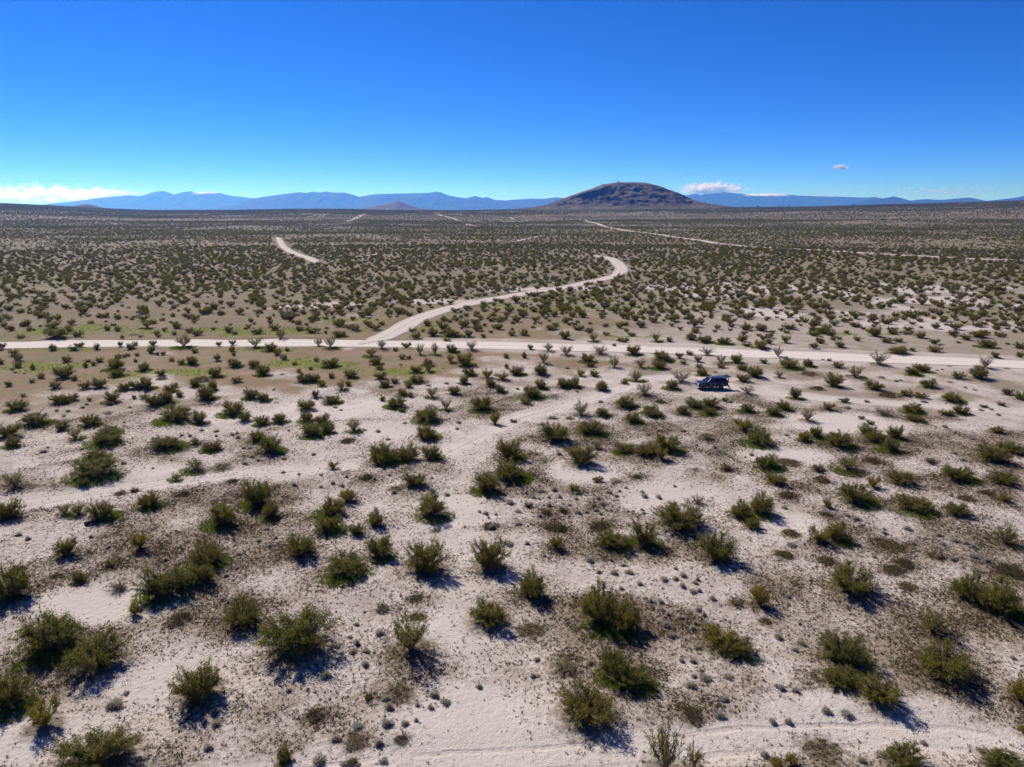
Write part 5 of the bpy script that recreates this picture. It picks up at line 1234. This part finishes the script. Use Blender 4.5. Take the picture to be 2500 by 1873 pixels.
    sw.bar((0.52, 0.40, 1.08), (0.66, 0.40, 1.02), 0.03, 5).build("steering_wheel", M_DARK, root)
    # wheels
    for cx in (FA, RA):
        for s in (-1, 1):
            w = empty("wheel", (cx, s * 0.82, 0.39)); w.parent = root
            MB().lathe_y([(0.215, -.10), (0.30, -.125), (0.375, -.115), (0.39, -.08), (0.39, .08), (0.375, .115), (0.30, .125), (0.215, .10)], 30).build("tyre", M_RUBBER, w, True)
            rm = MB().lathe_y([(0.22, -.10), (0.215, -.02), (0.215, .02), (0.22, .10), (0.20, .10), (0.19, .02), (0.19, -.02), (0.20, -.10), (0.22, -.10)], 26)
            for k in range(5):
                a = 2 * math.pi * k / 5 + .3
                rm.bar((0, s * .07, 0), (0.20 * math.cos(a), s * .085, 0.20 * math.sin(a)), 0.042, 5, 0.03)
            rm.lathe_y([(0.0, s * .10), (0.06, s * .095), (0.065, s * .03), (0.0, s * .03)], 12)
            rm.build("rim", M_ALLOY, w)
            MB().lathe_y([(0.0, -s * .02), (0.185, -s * .02), (0.185, s * .0), (0.0, s * .0)], 20).build("brake_disc", M_DARK, w)
    return root
CAR = build_car()
cr, sr = math.cos(CAR_RZ), math.sin(CAR_RZ)
def car_to_world(x, y): return CAR_POS[0] + cr * x - sr * y, CAR_POS[1] + sr * x + cr * y

# ---------------------------------------------------------------- the person leaning on the rear bumper, facing away from the car
def build_person():
    # local: +X is where the person faces, z up, origin on the ground below the hips
    px, py = car_to_world(-2.66, 0.30)
    root = empty("person", (px, py, float(ground_z(px, py))), CAR_RZ + math.pi)
    tag(root, "person in dark clothes leaning on the car's rear bumper, looking at hands", "person")
    J = {}; E = []
    def v(n, x, y, z, rx, ry=None): J[n] = (x, y, z, rx, ry or rx)
    v('pelvis', 0, 0, 0.86, .125, .155); v('waist', .02, 0, 1.03, .10, .135); v('chest', .05, 0, 1.24, .115, .165); v('upper', .07, 0, 1.38, .09, .15); v('neck', .10, 0, 1.47, .052); v('skull', .15, 0, 1.56, .082); v('crown', .17, 0, 1.66, .088); v('top', .16, 0, 1.72, .05)
    E += [('pelvis', 'waist'), ('waist', 'chest'), ('chest', 'upper'), ('upper', 'neck'), ('neck', 'skull'), ('skull', 'crown'), ('crown', 'top')]
    for s, nm in ((1, 'l'), (-1, 'r')):
        f = 0.62 if s > 0 else 0.30          # one leg stretched out, the other nearer the bumper
        v('hip' + nm, .02, s * .10, .82, .095); v('knee' + nm, f * .58, s * .13, .50 if s > 0 else .52, .065); v('calf' + nm, f * .74, s * .14, .33, .058); v('ank' + nm, f * .94, s * .15, .10, .042); v('heel' + nm, f * .93, s * .15, .045, .045); v('toe' + nm, f * .94 + .20, s * .18, .035, .038)
        E += [('pelvis', 'hip' + nm), ('hip' + nm, 'knee' + nm), ('knee' + nm, 'calf' + nm), ('calf' + nm, 'ank' + nm), ('ank' + nm, 'heel' + nm), ('heel' + nm, 'toe' + nm)]
        v('sh' + nm, .07, s * .19, 1.37, .065); v('elb' + nm, .10, s * .25, 1.09, .047); v('wri' + nm, .33, s * .10, 1.13, .032); v('palm' + nm, .40, s * .065, 1.15, .034, .022)
        E += [('upper', 'sh' + nm), ('sh' + nm, 'elb' + nm), ('elb' + nm, 'wri' + nm), ('wri' + nm, 'palm' + nm)]
        for k, (dy, ln, dz) in enumerate(((-.030, .060, .012), (-.010, .070, .004), (.012, .066, -.004), (.030, .052, -.010))):
            v('f%d' % k + nm, .40 + ln * .6, s * (.065 + dy * .6), 1.165 + dz, .010); v('g%d' % k + nm, .40 + ln, s * (.055 + dy * .4), 1.185 + dz, .009)
            E += [('palm' + nm, 'f%d' % k + nm), ('f%d' % k + nm, 'g%d' % k + nm)]
        v('t0' + nm, .405, s * .035, 1.185, .012); v('t1' + nm, .43, s * .02, 1.20, .010); E += [('palm' + nm, 't0' + nm), ('t0' + nm, 't1' + nm)]
    names = list(J); ix = {n: i for i, n in enumerate(names)}
    me = bpy.data.meshes.new("body"); me.from_pydata([J[n][:3] for n in names], [(ix[a], ix[b]) for a, b in E], [])
    tmp = bpy.data.objects.new("body_frame", me); COL.objects.link(tmp)
    tmp.modifiers.new("skin", 'SKIN'); sub = tmp.modifiers.new("sub", 'SUBSURF'); sub.levels = sub.render_levels = 1
    for i, n in enumerate(names):
        sv = me.skin_vertices[0].data[i]; sv.radius = (J[n][3], J[n][4]); sv.use_root = (n == 'pelvis')
    dg = bpy.context.evaluated_depsgraph_get(); dg.update()
    bm_ = bpy.data.meshes.new_from_object(tmp.evaluated_get(dg))
    bpy.data.objects.remove(tmp)
    bm_.materials.clear()
    for m in (plain("dark_maroon_shirt", (0.035, 0.012, 0.014), 0.9), plain("black_trousers", (0.010, 0.010, 0.012), 0.9), plain("skin", (0.30, 0.18, 0.12), 0.6), plain("dark_boots", (0.02, 0.016, 0.013), 0.7)): bm_.materials.append(m)
    co = np.array([p.center[:] for p in bm_.polygons])
    idx_ = np.where(co[:, 2] > 1.45, 2, np.where((co[:, 0] > .345) & (co[:, 2] > 1.05), 2, np.where(co[:, 2] > 0.90, 0, np.where(co[:, 2] < .09, 3, 1))))
    bm_.polygons.foreach_set("material_index", idx_.astype(np.int32)); bm_.polygons.foreach_set("use_smooth", np.ones(len(bm_.polygons), bool))
    link("body", bm_, root)
    hair = MB(); vs = []
    for i in range(7):
        t = i / 6 * math.pi * .56
        for j in range(14):
            a = 2 * math.pi * j / 14
            vs.append((.155 - .02 * (i / 6) + .105 * math.sin(t) * math.cos(a) * (0.8 if math.cos(a) > 0 else 1.08), .098 * math.sin(t) * math.sin(a), 1.655 + .105 * math.cos(t) - (0.05 if math.cos(a) < 0 else 0) * i / 6))
    fs = [(i * 14 + j, i * 14 + (j + 1) % 14, (i + 1) * 14 + (j + 1) % 14, (i + 1) * 14 + j) for i in range(6) for j in range(14)]
    hair.add(vs, fs).build("hair", plain("dark_hair", (0.012, 0.009, 0.007), 0.6), root, True)
    MB().box(.245, .262, -.012, .012, 1.545, 1.575).build("nose", bm_.materials[2], root)
    for s in (-1, 1):
        MB().box(.238, .250, s * .034 - .009, s * .034 + .009, 1.592, 1.602).build("eye", M_DARK, root)
        MB().box(.13, .165, s * .088 - .006, s * .088 + .006, 1.56, 1.61).build("ear", bm_.materials[2], root)
    MB().box(.236, .246, -.022, .022, 1.518, 1.525).build("mouth", plain("lips", (0.22, 0.08, 0.07), 0.6), root)
build_person()

# ---------------------------------------------------------------- small things on the ground
p = empty("marker_post", (POST_POS[0], POST_POS[1], float(ground_z(*POST_POS)) - .05))
tag(p, "thin weathered white marker post beside the road fork", "post")
MB().box(-.075, .075, -.03, .03, 0, 1.42, .006, .004).build("post", plain("weathered_white_wood", (0.55, 0.55, 0.52), 0.8, noise=0.2), p, bevel=0.01)
MB().box(-.078, .078, -.033, .033, 1.22, 1.34).build("band", plain("faded_grey_band", (0.40, 0.41, 0.41), 0.6), p)
MB().box(-.17, .17, -.15, .15, -.02, .09, .06, .05).build("footing", plain("dusty_concrete", (0.34, 0.32, 0.29), 0.9, noise=0.2), p, bevel=0.02)

p = empty("old_tyre", (TYRE_POS[0], TYRE_POS[1], float(ground_z(*TYRE_POS)) + .10), R(35)); p.rotation_euler = (R(72), 0, R(35))
tag(p, "old black tyre lying half under a creosote bush", "tyre")
MB().lathe_y([(0.20, -.09), (0.22, -.125), (0.34, -.14), (0.43, -.12), (0.46, -.09), (0.46, .09), (0.43, .12), (0.34, .14), (0.22, .125), (0.20, .09), (0.24, .07), (0.33, .09), (0.40, .07), (0.40, -.07), (0.33, -.09), (0.24, -.07), (0.20, -.09)], 36).build("carcass", M_RUBBER, p, True)
tb = MB()
for k in range(36):
    a = 2 * math.pi * k / 36
    for y0, y1 in ((-.095, -.015), (.015, .095)):
        o = .04 if y0 > 0 else 0
        tb.bar((.455 * math.cos(a + o), y0, .455 * math.sin(a + o)), (.455 * math.cos(a + o), y1, .455 * math.sin(a + o)), 0.022, 4)
tb.build("tread", M_RUBBER, p)

p = empty("dead_branch", (DEAD_BRANCH_POS[0], DEAD_BRANCH_POS[1], float(ground_z(*DEAD_BRANCH_POS))), R(-40))
tag(p, "curved bleached dead branch lying in weeds", "branch")
M_BONE = plain("bleached_wood", (0.58, 0.55, 0.50), 0.85, noise=0.2)
cv = [(-.55, -.05, .06), (-.38, .02, .34), (-.12, .05, .52), (.15, .03, .50), (.45, 0, .36), (.80, -.04, .15), (1.05, -.06, .02)]
tb = MB()
for k in range(len(cv) - 1): tb.bar(cv[k], cv[k + 1], 0.055 - .006 * k, 7, 0.055 - .006 * (k + 1))
tb.build("limb", M_BONE, p, True)
for a, c_ in (((-.12, .05, .52), (-.35, .30, .60)), ((.15, .03, .50), (.32, .34, .46)), ((.45, 0, .36), (.62, -.28, .30))): MB().bar(a, c_, 0.022, 5, 0.008).build("side_twig", M_BONE, p)

# ---------------------------------------------------------------- on the butte: masts and a hut
def butte_top(px):
    X = (px - 1250) / 1787 * 3000
    bx_, by_, bz_ = BUTTE
    j = np.argmin(np.abs(bx_[0] - X)); i = int(np.argmax(bz_[:, j] - 0.0))
    return bx_[i, j], by_[i, j], bz_[i, j]
M_STEEL = plain("dark_galvanised_steel", (0.10, 0.10, 0.11), 0.6, 0.3)
def mast(px, h, label, dish):
    x, y, z = butte_top(px); root = empty("radio_mast", (x, y, z - .5)); tag(root, label, "mast", "masts on top of the butte")
    for k in range(3):
        a = 2 * math.pi * k / 3
        MB().bar((.8 * math.cos(a), .8 * math.sin(a), 0), (.35 * math.cos(a), .35 * math.sin(a), h), .12, 5).build("leg", M_STEEL, root)
    br = MB(); n = int(h / 1.6)
    for i in range(n):
        for k in range(3):
            a, c_ = 2 * math.pi * k / 3, 2 * math.pi * (k + 1) / 3
            r0, r1 = .8 - .45 * i / n, .8 - .45 * (i + 1) / n
            br.bar((r0 * math.cos(a), r0 * math.sin(a), h * i / n), (r1 * math.cos(c_), r1 * math.sin(c_), h * (i + 1) / n), .06, 4)
    br.build("bracing", M_STEEL, root)
    MB().bar((0, 0, h), (0, 0, h + 3), .08, 5).build("antenna", M_STEEL, root)
    if dish: MB().lathe_y([(0, 0), (.5, -.06), (.9, -.25)], 14, (0, -.7, h * .7)).build("dish", M_STEEL, root, True)
mast(1505.5, 15, "tallest steel radio mast on top of the butte beside the hut", True)
mast(1510.5, 9, "slim radio mast close behind the hut on the butte", False)
mast(1518.8, 7.5, "short radio mast standing apart on the butte's flat top", False)
x, y, z = butte_top(1508.3)
p = empty("equipment_hut", (x, y - 4, z - 1.2)); tag(p, "dark equipment hut with pitched roof on top of the butte", "hut")
MB().box(-3.2, 3.2, -2, 2, 0, 3.4).build("wall", plain("hut_wall", (0.10, 0.095, 0.09), 0.8), p)
MB().add([(-3.6, -2.4, 3.3), (3.6, -2.4, 3.3), (3.6, 2.4, 3.3), (-3.6, 2.4, 3.3), (-3.6, 0, 5.0), (3.6, 0, 5.0)], [(0, 1, 5, 4), (2, 3, 4, 5), (0, 4, 3), (1, 2, 5), (3, 2, 1, 0)]).build("roof", plain("hut_roof", (0.06, 0.06, 0.065), 0.7), p)
MB().box(-.6, .6, -2.06, -1.99, 0, 2.4).build("door", plain("hut_door", (0.16, 0.15, 0.14), 0.6), p)

# far white buildings and the grove beyond the butte's foot
M_WHITE = plain("white_wall", (0.80, 0.80, 0.80), 0.7); M_ROOF = plain("pale_roof", (0.62, 0.62, 0.64), 0.6)
def far_house(px, d, w, h, label):
    X = (px - 1250) / 1787 * d; z = float(ground_z(X, d))
    p = empty("white_building", (X, d, z - .3)); tag(p, label, "building")
    MB().box(-w / 2, w / 2, -w * .4, w * .4, 0, h).build("wall", M_WHITE, p)
    MB().add([(-w * .54, -w * .45, h), (w * .54, -w * .45, h), (w * .54, w * .45, h), (-w * .54, w * .45, h), (-w * .54, 0, h * 1.35), (w * .54, 0, h * 1.35)], [(0, 1, 5, 4), (2, 3, 4, 5), (0, 4, 3), (1, 2, 5), (3, 2, 1, 0)]).build("roof", M_ROOF, p)
    MB().box(-w * .12, w * .12, -w * .4 - .05, -w * .4 + .02, 0, h * .6).build("door", M_DARK, p)
    MB().box(w * .22, w * .4, -w * .4 - .05, -w * .4 + .02, h * .35, h * .7).build("window", M_GLASS, p)
far_house(2425, 3700, 6, 5, "tiny white building on the crest of the rising plain")
far_house(945.5, 4300, 9, 5.5, "lone white building on the plain below the cone-shaped hill")

def tree_mesh(seed):
    r = np.random.default_rng(seed)
    n = 260; d = norm(r.normal(size=(n, 3))); q = r.random((n, 1)) ** .4
    P = d * q * np.array((2.6, 2.6, 2.4)) + np.array((0, 0, 4.6)) + 0.8 * np.sin(d * 5 + seed)
    lv, lf = leaf_tris(P, 1.1, .7, r)
    bv, bf = tubes(np.array([(0, 0, -.3), (0, 0, 2.), (0, 0, 2.), (0, 0, 2.2)]), np.array([(0, 0, 2.4), (1.2, .3, 4.6), (-1.1, .5, 4.8), (.1, -.9, 5.4)]), [.30, .16, .15, .14], [.2, .06, .06, .06])
    V = np.vstack([bv, lv]); bt = np.concatenate([bf[:, :3], bf[:, [0, 2, 3]]]); F = np.vstack([bt, lf + len(bv)])
    me = mesh_from("grove_tree", V, F, [M_STEM, M_LEAF], mat_idx=np.concatenate([np.zeros(len(bt)), np.ones(len(lf))]))
    a = me.attributes.new("tint", 'FLOAT', 'FACE'); a.data.foreach_set("value", (0.2 * r.random(len(F)) + .15).astype(np.float32))
    return me
COL_TREE = proto_collection("grove_tree", [tree_mesh(60 + i) for i in range(3)])
r = np.random.default_rng(99)
gp = np.concatenate([r.uniform(1760, 1975, 46), [1848, 1851, 1900, 1906, 1926, 1813, 2083]]); gd = np.concatenate([r.uniform(3300, 3700, 46), np.full(7, 3350)])
gw = np.concatenate([r.uniform(.45, .8, 46), [1.5, 1.2, 1.2, 1.0, 1.3, 1.0, 1.1]])
X = (gp - 1250) / 1787 * gd
scatter("distant_grove", np.stack([X, gd, ground_z(X, gd)], -1), r.random(len(X)) * 6.28, np.stack([gw, gw, gw], -1), r.integers(0, 3, len(X)), COL_TREE, "scattered dark trees beyond the foot of the butte", "trees")
